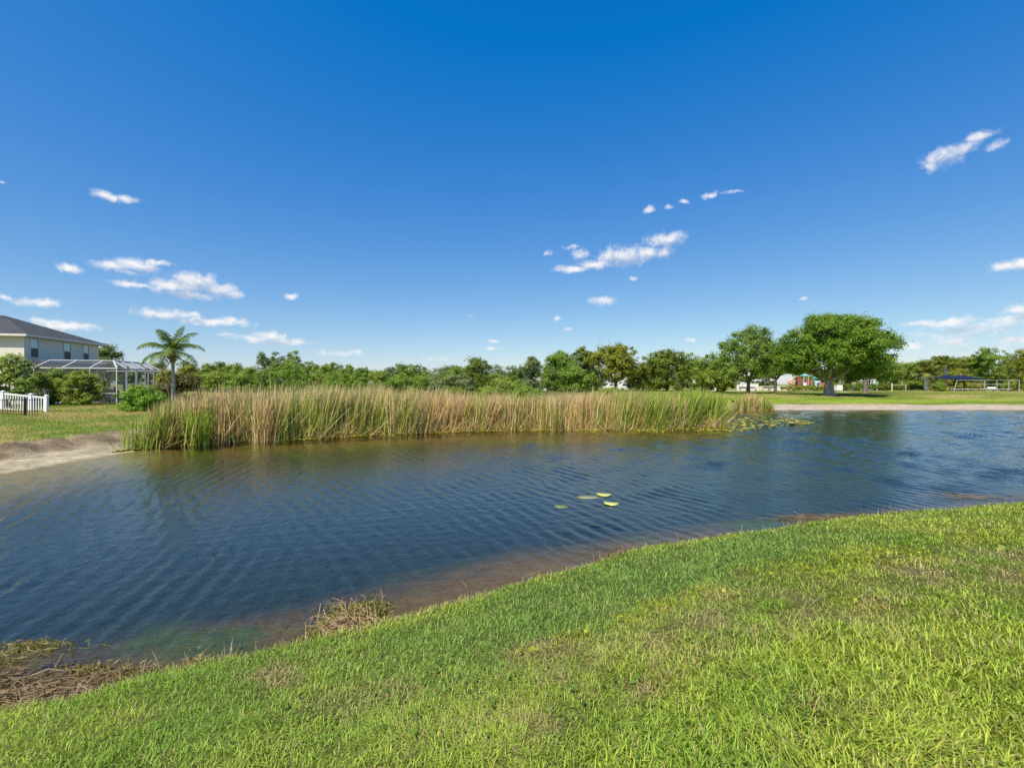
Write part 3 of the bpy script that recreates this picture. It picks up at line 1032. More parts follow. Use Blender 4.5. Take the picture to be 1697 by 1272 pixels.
YB = ((.14, .19, .02), (.28, .32, .04))
shrub('large leafy bush at the house corner, cut by the left edge', -34, 56, 586, 662, 30.5, ((.15, .22, .03), (.30, .36, .07)), 16000, .13, 201, nl=12)
shrub('dark leafy bush left of its yellower neighbour before the screen cage', 58, 116, 611, 669, 33, ((.13, .19, .02), (.26, .31, .04)), 12000, .12, 202)
shrub('yellow green leafy bush right of its darker neighbour before the screen cage', 104, 170, 613, 669, 32.6, YB, 12000, .12, 203)
shrub('low spreading bright green shrub at the corner of the screen cage', 199, 273, 641, 681, 30, ((.11, .22, .012), (.22, .36, .03)), 12000, .12, 204)
shrub('brownish olive palmetto thicket right behind the tall palm', 266, 335, 620, 668, 36, ((.09, .085, .02), (.15, .13, .04)), 9000, .16, 205)
shrub('olive bush between the screen cage and the tall palm', 262, 292, 612, 664, 38, OLIVE, 6000, .15, 206)
tree('leafy tree rising behind the right end of the house', 58, 180, crown_lobes(160, 200, 571, 620, 58, 207, 9), ((.10, .14, .03), (.18, .22, .06)), 6000, .22, .2, seed=207, limbs=4)
# marsh bushes behind the cattails
gm = 'marsh bushes behind the cattails'
for i, (a, b, y0, y1, D, cl, lb) in enumerate([(778, 842, 639, 668, 36, LIME, 'bright lime bush behind the middle cattails'), (838, 905, 640, 668, 37, BRIGHT, 'bright green bush behind the cattails left of the beige box'), (725, 785, 641, 668, 38, LIME, 'lime green low bush behind the cattails, left of the brightest bush'),
                                               (985, 1050, 643, 668, 40, LIME, 'lime green low bush under the broad olive tree'), (705, 745, 632, 662, 52, GREY, 'grey green low bush left of the lone round tree')]):
    shrub(lb, a, b, y0, y1, D, cl, 7000, .14, 220 + i, group=gm)

# clipped hedges of the park
def hedge(label, px0, px1, y0, D, cols, n, seed, name='hedge'):
    x0, x1 = X_at(px0, D), X_at(px1, D)
    zt = CAMZ - (y0 - CY) / F_PX * D
    xm = (x0 + x1) / 2
    z0 = hz(xm, D)
    t = thing(name, label, 'hedge', (xm, D, z0))
    kk = max(2, int((x1 - x0) / 1.6))
    lob = [((x0 + (i + .5) * (x1 - x0) / kk, D, (zt + z0) / 2), ((x1 - x0) / kk * .75, .8, (zt - z0) / 2)) for i in range(kk)]
    m = MB()
    for c, _ in lob:
        m.tube([(c[0], D, z0 + .06), (c[0] + .1, D, c[2])], [.05, .02], 5)
    m.tube([(lob[0][0][0], D, z0 + .05), (lob[-1][0][0], D, z0 + .05)], .06, 5)
    m.build('stem', M_BARK, t, True)
    foliage('foliage', lob, n, .17, cols, t, seed, floor=z0, fill=.35)


hedge('long dark clipped hedge along the back of the park lawn', 1396, 1478, 636, 100, DARK, 9000, 301)
hedge('dark green hedge behind the rail beside the first park palm', 1482, 1530, 637, 104, DARK, 7000, 302)
hedge('sunlit yellow green hedge row behind the dark hedge', 1440, 1526, 630, 116, LIME, 8000, 303)
hedge('brown green low shrub row before the playground', 1300, 1368, 639, 99, OLIVE, 6000, 304)
hedge('low green hedge at the far right behind the white frame', 1672, 1740, 632, 104, GREEN, 6000, 305)
shrub('round clipped bush at the foot of the second park palm', 1546, 1571, 634, 647, 92, GREEN, 7000, .16, 306, cat='bush')


# ------------------------------------------------------------------ palms
def frond_mesh(base, phi, elev, L, r, nleaf=64, wl=.50, droop=1.75, lw=.014):
    P, d = [np.array(base, float)], np.array((math.cos(phi) * math.cos(elev), math.sin(phi) * math.cos(elev), math.sin(elev)))
    st = L / 14
    for i in range(14):
        P.append(P[-1] + d * st)
        d = d + np.array((0, 0, -droop * st / L * (0.5 + 1.3 * i / 14)))
        d /= np.linalg.norm(d)
    m = MB()
    m.tube(P, [.035 * (1 - .85 * i / 14) for i in range(15)], 5)
    P = np.array(P)
    for k in range(nleaf):
        u = .14 + .86 * (k + .5) / nleaf
        q = u * 14
        i = min(int(q), 13)
        p = P[i] + (P[i + 1] - P[i]) * (q - i)
        t = P[i + 1] - P[i]
        t /= np.linalg.norm(t)
        sd = np.cross(t, (0, 0, 1.0))
        sd /= np.linalg.norm(sd) + 1e-9
        ln = wl * (math.sin(math.pi * min(1, .12 + .88 * u)) ** .6 + .12)
        for s in (-1, 1):
            dr = sd * s * r.uniform(.7, 1.0) + t * .45 + np.array((0, 0, r.uniform(-.55, .1)))
            dr /= np.linalg.norm(dr)
            e1 = p + dr * ln * .55
            e2 = e1 + (dr + np.array((0, 0, -.55))) * ln * .45
            wv_ = t * lw
            m.add([p - wv_, p + wv_, e1 + wv_ * 1.1, e1 - wv_ * 1.1, e2], [(0, 1, 2, 3), (3, 2, 4)])
    return m


def flat_col(n, c, r, v=.25):
    return np.array(c)[None] * r.uniform(1 - v, 1 + v, (n, 1))


def tall_palm():
    D = 31.0
    x = X_at(286, D)
    z0 = hz(x, D)
    t = thing('palm_tree', 'tall feathery palm with pale trunk above the cattails', 'palm', (x, D, z0))
    r = np.random.default_rng(40)
    ztop = W(0, 598, D)[2]
    m = MB()
    P = [(x + .05 * math.sin(u * 3), D, z0 - .1 + (ztop - z0 + .1) * u) for u in np.linspace(0, 1, 12)]
    m.tube(P, [.12 - .025 * u + .07 * (1 - u) ** 6 for u in np.linspace(0, 1, 12)], 12)
    m.build('trunk', M_PALMBARK, t, True)
    m = MB()
    m.tube([(x, D, ztop - .1), (x, D, ztop + .35), (x, D, ztop + .75)], [.16, .20, .08], 10)
    for i in range(14):
        a = i * 2.4
        m.tube([(x, D, ztop - .05 + .02 * i), (x + math.cos(a) * .34, D + math.sin(a) * .34, ztop + .1 + .03 * i)], [.07, .02], 5)
    m.build('crownshaft', plain('palm_fibre', (.21, .15, .09), .9, .2, vary=.5, scale=12), t, True)
    cr = (x, D, ztop + .55)
    specs = [(2.9, 1.25, 2.1), (.3, 1.2, 2.2), (.0, .7, 2.5), (3.3, .75, 2.5), (-.5, .95, 2.3), (3.5, .2, 2.1), (-1.1, .5, 2.0), (-2.2, .8, 2.1), (1.3, .9, 2.0), (2.0, .5, 2.0), (-.1, .15, 2.2), (2.75, -.05, 1.8), (-1.6, 1.25, 2.1), (4.4, .1, 1.8), (.1, 1.42, 2.0)]
    for phi, el, L in specs:
        mb = frond_mesh(cr, phi, el, L, r)
        c = np.tile(lerp(np.array((.12, .19, .025)), np.array((.21, .28, .05)), r.uniform()), (len(mb.v), 1)) * r.uniform(.75, 1.2, (len(mb.v), 1))
        by = {}
        for f in mb.f:
            by.setdefault(len(f), []).append(f)
        mesh_obj('frond', mb.v, [np.array(q) for q in by.values()], M_LEAF, t, c)
    # one dead frond hanging out to the right
    mb = frond_mesh((x, D, ztop + .3), -.1, -.28, 2.5, r, 16, .16, .5)
    by = {}
    for f in mb.f:
        by.setdefault(len(f), []).append(f)
    o = mesh_obj('dead_frond', mb.v, [np.array(q) for q in by.values()], M_REED, t, flat_col(len(mb.v), (.16, .11, .06), r))
    o['label'] = 'dead brown frond hanging to the right'
    mb = frond_mesh((x, D, ztop + .1), 3.05, -.75, 1.5, r, 16, .2, .6)
    by = {}
    for f in mb.f:
        by.setdefault(len(f), []).append(f)
    mesh_obj('dead_frond', mb.v, [np.array(q) for q in by.values()], M_REED, t, flat_col(len(mb.v), (.42, .38, .16), r))


tall_palm()


def park_palm(label, px, ybase, yfork, ytop, rpx, D, seed, cols):
    x = X_at(px, D)
    z0 = hz(x, D)
    t = thing('palm_tree', label, 'palm', (x, D, z0), 'pale trunked palms of the park')
    zf, zt = W(0, yfork, D)[2], W(0, ytop, D)[2]
    m = MB()
    m.tube([(x, D, z0 - .1 + (zf - z0 + .1) * u) for u in np.linspace(0, 1, 9)], [.25 + .12 * (1 - u) ** 5 + (.07 if i > 6 else 0) for i, u in enumerate(np.linspace(0, 1, 9))], 10)
    m.build('trunk', plain('pale_palm_bark', (.72, .66, .55), .9, .2, vary=.3, scale=3), t, True)
    r = np.random.default_rng(seed)
    R_ = rpx / F_PX * D
    for i in range(26):
        phi = i * 2.4
        mb = frond_mesh((x, D, zf + .3), phi, r.uniform(.05, 1.45), R_ * r.uniform(.7, .95), r, 18, R_ * .4, 1.0, .07)
        mb2 = MB()
        by = {}
        for f in mb.f:
            by.setdefault(len(f), []).append(f)
        V = np.array(mb.v)
        c = flat_col(len(V), lerp(np.array(cols[0]), np.array(cols[1]), r.uniform()), r)
        mesh_obj('frond', V, [np.array(q) for q in by.values()], M_LEAF, t, c)


park_palm('pale trunked park palm with yellowish drooping fronds, left of the two', 1534, 645, 619, 590, 24, 100, 41, ((.24, .26, .06), (.38, .38, .11)))
park_palm('taller pale trunked park palm with tight green head, right of the two', 1566, 641, 605, 586, 17, 98, 42, ((.16, .21, .03), (.28, .31, .06)))


# ------------------------------------------------------------------ cattails
FRONT = catmull([(-15.0, 17.2), (-13.9, 18.9), (-12.0, 20.4), (-9.8, 21.2), (-7.4, 22.6), (-4.7, 24.0), (-1.6, 25.0), (1.7, 25.7), (5.2, 25.9), (8.6, 25.9), (11.4, 26.8), (12.9, 27.8)], 8, False)
HX = np.array([(215, .8), (228, 1.25), (262, 1.85), (290, 2.2), (330, 2.45), (420, 2.55), (520, 2.62), (640, 2.55), (720, 2.35), (800, 2.1), (860, 1.98), (930, 2.1), (1000, 2.2), (1080, 2.25), (1150, 2.3), (1180, 2.05), (1203, 1.5), (1225, .7)])


def reed_mesh(name, X, Y, H, r, greenf, pinkf, leanx, label, cat, kind='stuff', thick=1.0, zb=None):
    n = len(X)
    Z = np.minimum(height(X, Y), -.02) - .05 if zb is None else zb
    phi = r.uniform(0, 6.28, n)
    broken = r.uniform(size=n) < .20
    phi = np.where(broken, phi, fbm(X * 1.1, Y * 1.1, 94) * 14 + r.normal(0, .8, n))
    lean = np.abs(r.normal(.08, .12, n)) + np.where(broken, r.uniform(.3, .9, n), 0)
    d = np.stack([np.cos(phi) * lean + leanx * (1 - broken), np.sin(phi) * lean, np.ones(n)], 1)
    d /= np.linalg.norm(d, axis=1)[:, None]
    bend = np.stack([np.cos(phi) * .25 + leanx * 2.4, np.sin(phi) * .25, -np.abs(r.normal(0, .12, n))], 1) * r.uniform(.3, 1.5, (n, 1))
    face = r.uniform(0, 3.14, n)
    sd = np.stack([np.cos(face), np.sin(face) * .6, np.zeros(n)], 1)
    wd = r.uniform(.018, .045, n) * thick
    H = np.where(broken, H * r.uniform(.4, .9, n), H * r.normal(.95, .085, n) * np.where(r.uniform(size=n) < .04, 1.1, 1))
    U = (0, .3, .62, .85, 1.0)
    WU = (.7, 1.0, .95, .6, .05)
    pts = []
    P0 = np.stack([X, Y, Z], 1)
    Lg = H - Z
    for u, wu in zip(U, WU):
        c = P0 + d * (Lg * u)[:, None] + bend * (Lg * u ** 2.6 * .16)[:, None]
        pts += [c - sd * (wd * wu / 2)[:, None], c + sd * (wd * wu / 2)[:, None]]
    V = np.stack(pts, 1).reshape(-1, 3)
    straw, straw2 = np.array((.84, .63, .33)), np.array((.58, .36, .16))
    grn, grn2 = np.array((.18, .32, .03)), np.array((.40, .48, .06))
    pink, yel = np.array((.68, .46, .31)), np.array((.52, .47, .09))
    isg = r.uniform(size=n) < greenf
    isy = (~isg) & (r.uniform(size=n) < .22)
    a = np.where(isg[:, None], lerp(grn, grn2, r.uniform(0, 1, (n, 1))), np.where(isy[:, None], yel, lerp(straw, straw2, r.uniform(0, 1, (n, 1)))))
    top = np.where(isg[:, None] & (r.uniform(size=(n, 1)) > pinkf[:, None] * .6), a * 1.1, lerp(a, lerp(pink, straw, r.uniform(0, .5, (n, 1))), np.clip(pinkf, .15, 1)[:, None] * .85))
    base = np.where(isg[:, None], lerp(a, np.array((.50, .47, .12)), .55), lerp(a, straw, .5))
    j = r.uniform(.45, 1.3, (n, 1)) * (.7 + .6 * fbm(X * 2.2, Y * 2.2, 96))[:, None]
    lv = [base * j, lerp(base, a, .7) * j, a * j, lerp(a, top, .7) * j, top * j]
    Cc = np.stack([q for q in lv for _ in (0, 1)], 1).reshape(-1, 3)
    i = np.arange(n)[:, None] * 10
    F = [i + np.array([2 * q, 2 * q + 1, 2 * q + 3, 2 * q + 2]) for q in range(4)]
    o = mesh_obj(name, V, F, M_REED, None, np.clip(Cc, .01, .9))
    return tag(o, label, cat, kind=kind)


def cattails():
    r = np.random.default_rng(21)
    n = 36000
    seg = np.diff(FRONT, axis=0)
    ln = np.concatenate([[0], np.cumsum(np.linalg.norm(seg, axis=1))])
    dd = r.uniform(0, ln[-1], n)
    x0 = np.interp(dd, ln, FRONT[:, 0])
    y0 = np.interp(dd, ln, FRONT[:, 1])
    back = np.abs(r.uniform(0, 1, n)) ** 1.5 * 6.0 + (fbm(dd * .8, dd * 0, 91) - .5) * 1.2 - .1 * r.uniform(0, 1, n)
    tx = np.interp(dd, ln[:-1], seg[:, 0] / np.linalg.norm(seg, axis=1))
    ty = np.interp(dd, ln[:-1], seg[:, 1] / np.linalg.norm(seg, axis=1))
    X, Y = x0 - ty * back * .5, y0 + tx * back
    px = CX + F_PX * X / Y
    clump = fbm(X * 1.4, Y * 1.4, 93)
    k = (r.uniform(size=n) < sstep(.3, .55, clump) * .9 + .1) & (px > 262 + r.normal(0, 6, n)) & (px < 1228)
    X, Y, px, back, clump = X[k], Y[k], px[k], back[k], clump[k]
    n = len(X)
    H = np.interp(px, *HX.T) * (1.06 - .30 * fbm(X * 1.1, Y * 1.1, 95)) + .1
    H = H * (1 - .35 * (r.uniform(size=n) < .35) * (back < 1.2) * r.uniform(0, 1, n))
    gfx = np.interp(px, [212, 250, 290, 420, 560, 640, 700, 760, 860, 930, 980, 1060, 1100, 1200, 1230], [.4, .3, .3, .32, .42, .36, .22, .28, .48, .15, .25, .55, .85, .92, .9])
    gf = np.clip(gfx + (fbm(X * .9, Y * .35, 97) - .5) * 1.6, .03, .97)
    pk = np.interp(px, [215, 280, 330, 620, 720, 800, 930, 1060, 1100], [.1, .7, 1, .9, .6, .35, .6, .35, .1])
    lx = np.interp(px, [215, 500, 640, 760, 1000, 1100, 1200], [.0, .02, .07, .10, .09, .17, .18])
    reed_mesh('cattails', X, Y, H, r, gf, pk, lx, 'wide stand of tall cattails, tan and green with pinkish tops', 'cattails')
    m = 6500
    i = r.uniform(0, len(FRONT) - 1.01, m)
    X = np.interp(i, np.arange(len(FRONT)), FRONT[:, 0]) + r.normal(0, .1, m)
    Y = np.interp(i, np.arange(len(FRONT)), FRONT[:, 1]) + np.abs(r.normal(0, .6, m)) - .15
    k = r.uniform(size=m) < sstep(.25, .6, fbm(X * .9, Y * .9, 98)) * .9 + .1
    k &= CX + F_PX * X / Y > 255
    X, Y = X[k], Y[k]
    reed_mesh('cattail_litter', X, Y, r.uniform(.25, 1.15, len(X)), r, np.full(len(X), .06), np.full(len(X), .15), r.normal(0, .55, len(X)), 'bleached broken leaves littering the foot of the cattails', 'cattails', thick=.9)
    # the small stand on the far shore
    m = 2600
    px = np.concatenate([r.uniform(1216, 1278, m), r.normal(1243, 7, 500), r.normal(1228, 4, 300)])
    Y = 45.2 + r.uniform(-.9, 1.4, len(px))
    X = (px - CX) / F_PX * Y
    H = np.interp(px, [1205, 1218, 1232, 1243, 1255, 1270, 1284], [.7, .9, 1.5, 1.75, 1.5, 1.15, .8]) * r.uniform(.7, 1.05, len(px))
    reed_mesh('far_cattails', X, Y, H, r, np.interp(px, [1210, 1230, 1245, 1262, 1280], [.25, .6, .12, .5, .7]), np.full(len(px), .3), np.full(len(px), .0), 'small tan stand of cattails on the far shore below the open tree', 'cattails', thick=1.8)
    # separate clumps at the left end
    for q, (cx, cy, nn, hh, lb) in enumerate([(219, 17.9, 45, 1.3, 'thin green cattail clump at the far left end of the stand'), (251, 18.35, 75, 1.85, 'dark green cattail clump near the left end of the stand'), (235, 18.0, 70, .7, 'short yellow green cattail clump between two taller green ones'), (326, 19.15, 170, 1.75, 'bright green cattail clump at the water front before the tan stand')]):
        y = cy + r.normal(0, .16, nn)
        x = X_at(cx, cy) + r.normal(0, .2, nn)
        reed_mesh('cattail_clump', x, y, hh * r.uniform(.6, 1.05, nn), r, np.full(nn, .97), np.full(nn, .05), np.full(nn, .01), lb, 'cattails', kind='thing', thick=1.15)['group'] = 'separate cattail clumps'


cattails()


# floating weed along the foot of the cattails
def floating_weed():
    r = np.random.default_rng(23)
    n = 6500
    t = r.uniform(0, 1, n)
    i = t * (len(FRONT) - 1)
    x = np.interp(i, np.arange(len(FRONT)), FRONT[:, 0])
    y = np.interp(i, np.arange(len(FRONT)), FRONT[:, 1])
    off = np.abs(r.normal(0, 1, n)) * np.interp(x, [-15, -8, 0, 6, 12.9], [.12, .22, .28, .6, 1.1])
    px = CX + F_PX * x / y
    y = y - off + .15
    k = r.uniform(size=n) < sstep(.3, .55, fbm(x * .7, y * 1.5, 25)) * .9 + .08
    x, y = x[k], y[k]
    n = len(x)
    nn = np.stack([r.normal(0, .25, n), r.normal(0, .25, n), np.ones(n)], 1)
    nn /= np.linalg.norm(nn, axis=1)[:, None]
    V = leaf_quads(np.stack([x, y, r.uniform(.015, .07, n)], 1), nn, r.uniform(.07, .20, n), r, .7)
    c = lerp(np.array((.34, .36, .03)), np.array((.52, .44, .10)), r.uniform(0, 1, (n, 1))) * r.uniform(.6, 1.2, (n, 1))
    o = mesh_obj('floating_weed', V, [np.arange(n * 4).reshape(-1, 4)], M_LEAF, None, np.repeat(c, 4, 0))
    tag(o, 'yellow green floating weed fringing the foot of the cattails', 'weeds', kind='stuff')


floating_weed()


# ------------------------------------------------------------------ lily pads
def pad_mesh(name, r, R0, cup, mat):
    n = 18
    pts = [(0, 0, 0)]
    for j in range(n + 1):
        a = .22 + (2 * math.pi - .44) * j / n
        rr = R0 * (1 + .06 * math.sin(3 * a + r.uniform(0, 6)))
        pts.append((rr * math.cos(a), rr * math.sin(a) * .9, cup * (.5 + .5 * math.sin(2 * a + 1))))
    th = .012
    top = pts
    bot = [(p[0], p[1], p[2] - th) for p in pts]
    N = len(pts)
    m = MB()
    fs = [(0, i, i + 1) for i in range(1, N - 1)]
    m.add(top + bot, fs + [(N, N + i + 1, N + i) for i in range(1, N - 1)] + [(i, N + i, N + i + 1, i + 1) for i in range(1, N - 1)] + [(0, N, N + 1, 1), (N - 1, 2 * N - 1, N, 0)])
    by = {}
    for f in m.f:
        by.setdefault(len(f), []).append(f)
    return mesh_obj(name, m.v, [np.array(q) for q in by.values()], mat, None, None, True, loc=None)


def pad_mat(name, col):
    m = plain(name, col, .35, .5, vary=.35, scale=4)
    return m


def lily_pads():
    r = random.Random(5)
    mats = [pad_mat('pad_green', (.24, .30, .03)), pad_mat('pad_yellow', (.46, .40, .05)), pad_mat('pad_olive', (.16, .17, .03)), pad_mat('pad_gold', (.42, .30, .04))]
    protos = []
    gl = 'lily pads beyond the right end of the cattails'
    lab = 'yellow green lily pad floating beyond the right end of the cattails'
    for q in range(4):
        p = pad_mesh('lily_pad', r, .155, .04, mats[q])
        protos.append(p)
    for i in range(210):
        u = r.random()
        px = 1150 + 195 * (u ** .9)
        lo, hi = np.interp(px, [1150, 1190, 1250, 1300, 1345], [703, 694, 686, 693, 700]), np.interp(px, [1150, 1190, 1250, 1300, 1345], [713, 714, 712, 708, 702])
        py = r.uniform(lo, hi)
        D = CAMZ * F_PX / (py - CY)
        s = protos[i % 4] if i < 4 else protos[r.choice((0, 0, 1, 1, 1, 2, 3))].copy()
        if i >= 4:
            COL.objects.link(s)
        s.location = (X_at(px, D), D, .02 + .004 * (i % 5) + (.05 * r.random() if r.random() < .3 else 0))
        s.rotation_euler = (r.gauss(0, .09), r.gauss(0, .09), r.uniform(0, 6.28))
        k = r.uniform(.6, 1.35)
        s.scale = (k, k, 1)
        tag(s, lab, 'lily pad', gl)
    # the pads adrift in the open water
    big = pad_mat('pad_pale', (.52, .55, .14))
    sub = pad_mat('pad_sunken', (.26, .25, .13))
    sub2 = pad_mat('pad_sunken_green', (.16, .22, .06))
    for (px, py, sz, mt, z, rot, lb, sx) in [(1000, 820, .155, big, .012, 2.6, 'pale yellow lily pad adrift, farther of the two bright ones', 1.15), (1013, 835, .155, big, .014, -.4, 'pale yellow lily pad adrift, nearer of the two bright ones', 1.1),
                                             (975, 823.5, .17, sub, .004, .1, 'brown withered lily pad trailing left of the bright ones', 1.6), (930, 839, .15, sub2, .005, .3, 'dull green half sunken lily pad, leftmost of those adrift', 1.0)]:
        D = CAMZ * F_PX / (py - CY)
        p = pad_mesh('lily_pad', r, sz, .02 if z > .01 else .004, mt)
        p.location = (X_at(px, D), D, z + .004)
        p.rotation_euler = (0, 0, rot)
        p.scale = (sx, 1, 1)
        tag(p, lb, 'lily pad', 'lily pads adrift in the open water')


lily_pads()


# ------------------------------------------------------------------ dead reeds and brush along the near bank
def straw_pile(label, cx, cy, rx, ry, n, L, ang0, spread, zmax, seed, cols, name='dead_reed_pile', wd=.0065):
    r = np.random.default_rng(seed)
    t = thing(name, label, 'dead reeds', (cx, cy, 0))
    x, y = cx + r.normal(0, .5, n) * rx, cy + r.normal(0, .5, n) * ry
    a = r.normal(ang0, spread, n)
    ll = r.uniform(.4, 1.2, n) * L
    k5 = []
    z = np.maximum(r.uniform(0, zmax, n), height(x, y) + .01)
    for u in (-.5, -.2, .12, .5):
        aa = a + u * r.normal(0, .35, n)
        k5.append(np.stack([x + np.cos(aa) * ll * u, y + np.sin(aa) * ll * u, z + .02 + r.normal(0, .012, n) + u * r.normal(0, .04, n)], 1))
    up = np.stack([-np.sin(a), np.cos(a), r.normal(0, .7, n)], 1)
    w_ = r.uniform(.5, 1.3, n) * wd
    V = np.stack([q + s * up * w_[:, None] / 2 for q in k5 for s in (-1, 1)], 1)
    V[:, :, 2] = np.maximum(V[:, :, 2], .006)
    c = lerp(np.array(cols[0]), np.array(cols[1]), r.uniform(0, 1, (n, 1))) * r.uniform(.6, 1.2, (n, 1))
    i = np.arange(n)[:, None] * 8
    mesh_obj('stalk', V.reshape(-1, 3), [i + np.array([2 * q, 2 * q + 1, 2 * q + 3, 2 * q + 2]) for q in range(3)], M_REED, t, np.repeat(c, 8, 0))['kind'] = 'stuff'
    return t


STR = ((.36, .26, .14), (.15, .105, .06))


def sprays(parent, spots_, n, seed, cols):
    """feathery green ends"""
    r = np.random.default_rng(seed)
    VV, CC = [], []
    for (cx, cy, cz, rx, ry, rz) in spots_:
        P = np.array((cx, cy, cz)) + r.normal(0, .45, (n, 3)) * np.array((rx, ry, rz))
        P[:, 2] = np.maximum(P[:, 2], .02)
        nn = r.normal(size=(n, 3)) + np.array((0, -.3, .6))
        nn /= np.linalg.norm(nn, axis=1)[:, None]
        VV.append(leaf_quads(P, nn, r.uniform(.03, .075, n), r, .28))
        CC.append(lerp(np.array(cols[0]), np.array(cols[1]), r.uniform(0, 1, (n, 1))) * r.uniform(.7, 1.2, (n, 1)))
    V, C_ = np.concatenate(VV), np.concatenate(CC)
    mesh_obj('spray', V, [np.arange(len(V)).reshape(-1, 4)], M_LEAF, parent, np.repeat(C_, 4, 0))['kind'] = 'stuff'


t = straw_pile('wide mat of brown dead reeds at the lower left water edge', -4.25, 3.68, .85, .36, 850, .55, .30, .55, .06, 51, STR)
sprays(t, [(-3.3, 4.05, .04, .3, .10, .05), (-3.75, 4.05, .05, .35, .10, .05), (-2.75, 3.98, .12, .13, .08, .12)], 380, 52, ((.32, .25, .09), (.22, .19, .06)))
t = straw_pile('feathery olive weed floating at the left edge of the photo', -4.75, 4.28, .4, .12, 45, .4, .35, .5, .05, 53, ((.30, .26, .11), (.2, .19, .07)), 'floating_plant')
t['category'] = 'water weed'
sprays(t, [(-4.7, 4.48, .03, .42, .10, .03), (-4.9, 4.25, .04, .3, .14, .04)], 420, 54, ((.30, .24, .09), (.22, .20, .06)))


def brush_heap():
    r = np.random.default_rng(61)
    t = thing('brush_heap', 'heap of tangled brown twigs with olive tips leaning over water', 'brush', (-1.75, 4.75, 0))
    m = MB()
    tips = []
    for i in range(120):
        b = np.array((-1.5 + r.normal(0, .16), 4.40 + r.normal(0, .08) + .2 * r.uniform(), .08 + .16 * r.uniform()))
        L = r.uniform(.12, .36)
        d = np.array((-.75 + r.normal(0, .38), .35 + r.normal(0, .3), .12 + r.normal(0, .12)))
        d /= np.linalg.norm(d)
        e = b + d * L
        e[2] = max(e[2], .03)
        mid = (b + e) / 2 + np.array((0, 0, .06)) + r.normal(0, .04, 3)
        m.tube([b, mid, e], [.0045, .0038, .002], 4)
        if r.uniform() < .4:
            m.tube([mid, mid + r.normal(0, .12, 3)], [.0035, .0015], 4)
        tips.append(e)
    m.build('twig', M_DEADSTEM, t)['kind'] = 'stuff'
    sprays(t, [(-1.72, 4.78, .20, .24, .16, .06), (-1.5, 4.80, .24, .24, .16, .07), (-1.82, 4.66, .12, .2, .16, .08), (-1.98, 4.5, .07, .1, .08, .06), (-1.5, 4.72, .20, .24, .16, .08)], 560, 62, ((.30, .25, .05), (.20, .22, .045)))
    sprays(t, [(-1.62, 4.62, .12, .3, .16, .08)], 420, 63, ((.27, .18, .09), (.15, .095, .05)))


brush_heap()
t = straw_pile('thin strip of brown dead reeds along the bank near midwater', 2.25, 7.0, 1.0, .2, 170, .4, .55, .6, .04, 55, ((.30, .21, .10), (.15, .105, .055)))
t = straw_pile('orange brown dead reed mat lying off the bank at right', 6.15, 8.75, 1.3, .22, 200, .6, .05, .5, .03, 56, ((.30, .20, .09), (.17, .115, .06)))
t = straw_pile('few bleached reeds in the water right of the twig heap', .65, 6.05, .45, .16, 34, .35, .4, .6, .05, 57, STR)
t = straw_pile('dried stalks drifting past the orange brown mat near the right edge', 10.6, 10.4, 1.2, .2, 70, .6, -.1, .4, .04, 58, STR)


def dry_sprigs():
    """dry upright grass sprigs on the lip of the bank"""
    r = np.random.default_rng(71)
    n = 0
    P, ph, Ls = [], [], []
    lip = catmull([(-3.5, 3.33), (-2.55, 3.82), (-1.25, 4.48), (.28, 5.47), (1.95, 6.46), (4.0, 7.2), (5.9, 7.8), (9.2, 8.6)], 20, False)
    for (u, w_, k) in [(.13, .03, 34), (.17, .015, 22), (.26, .01, 5), (.33, .02, 6), (.52, .02, 14), (.62, .04, 20), (.70, .03, 18), (.78, .02, 12), (.86, .02, 12), (.93, .02, 8), (.05, .04, 26)]:
        for q in range(k):
            v = np.clip(u + r.normal(0, w_), 0, .999) * (len(lip) - 1)
            i = int(v)
            p = lip[i] + (lip[min(i + 1, len(lip) - 1)] - lip[i]) * (v - i)
            P.append((p[0] + .1 + r.normal(0, .03), p[1] - .22 + r.normal(0, .06)))
            Ls.append(r.uniform(.08, .24))
    P = np.array(P)
    n = len(P)
    c = lerp(np.array((.5, .38, .22)), np.array((.3, .2, .1)), r.uniform(0, 1, (n, 1)))
    o = blades('dry_grass', np.stack([P[:, 0], P[:, 1], height(P[:, 0], P[:, 1]) - .01], 1), np.array(Ls), np.full(n, .008), r.uniform(0, 6.28, n), r.uniform(.1, .7, n), r.uniform(-.3, .6, n), c, c, M_REED,
               'dry upright grass stalks on the lip of the near bank', 'dry grass')


dry_sprigs()


# ------------------------------------------------------------------ house with its screen cage
M_STUCCO = plain('stucco', (.72, .68, .58), .9, .2, vary=.06, scale=1.5, bump=.006, bscale=60)
M_TRIM = plain('cream_trim', (.70, .66, .58), .6, .3, vary=.05)
M_WHITE = plain('white_paint', (.80, .80, .79), .4, .4, vary=.04)
M_SHADE = plain('window_screen', (.05, .055, .06), .5, .5, vary=.1)
M_BLACK = plain('black_metal', (.015, .016, .018), .45, .4, vary=.1)
M_CONC = plain('concrete', (.50, .48, .44), .9, .2, vary=.15, bump=.004)


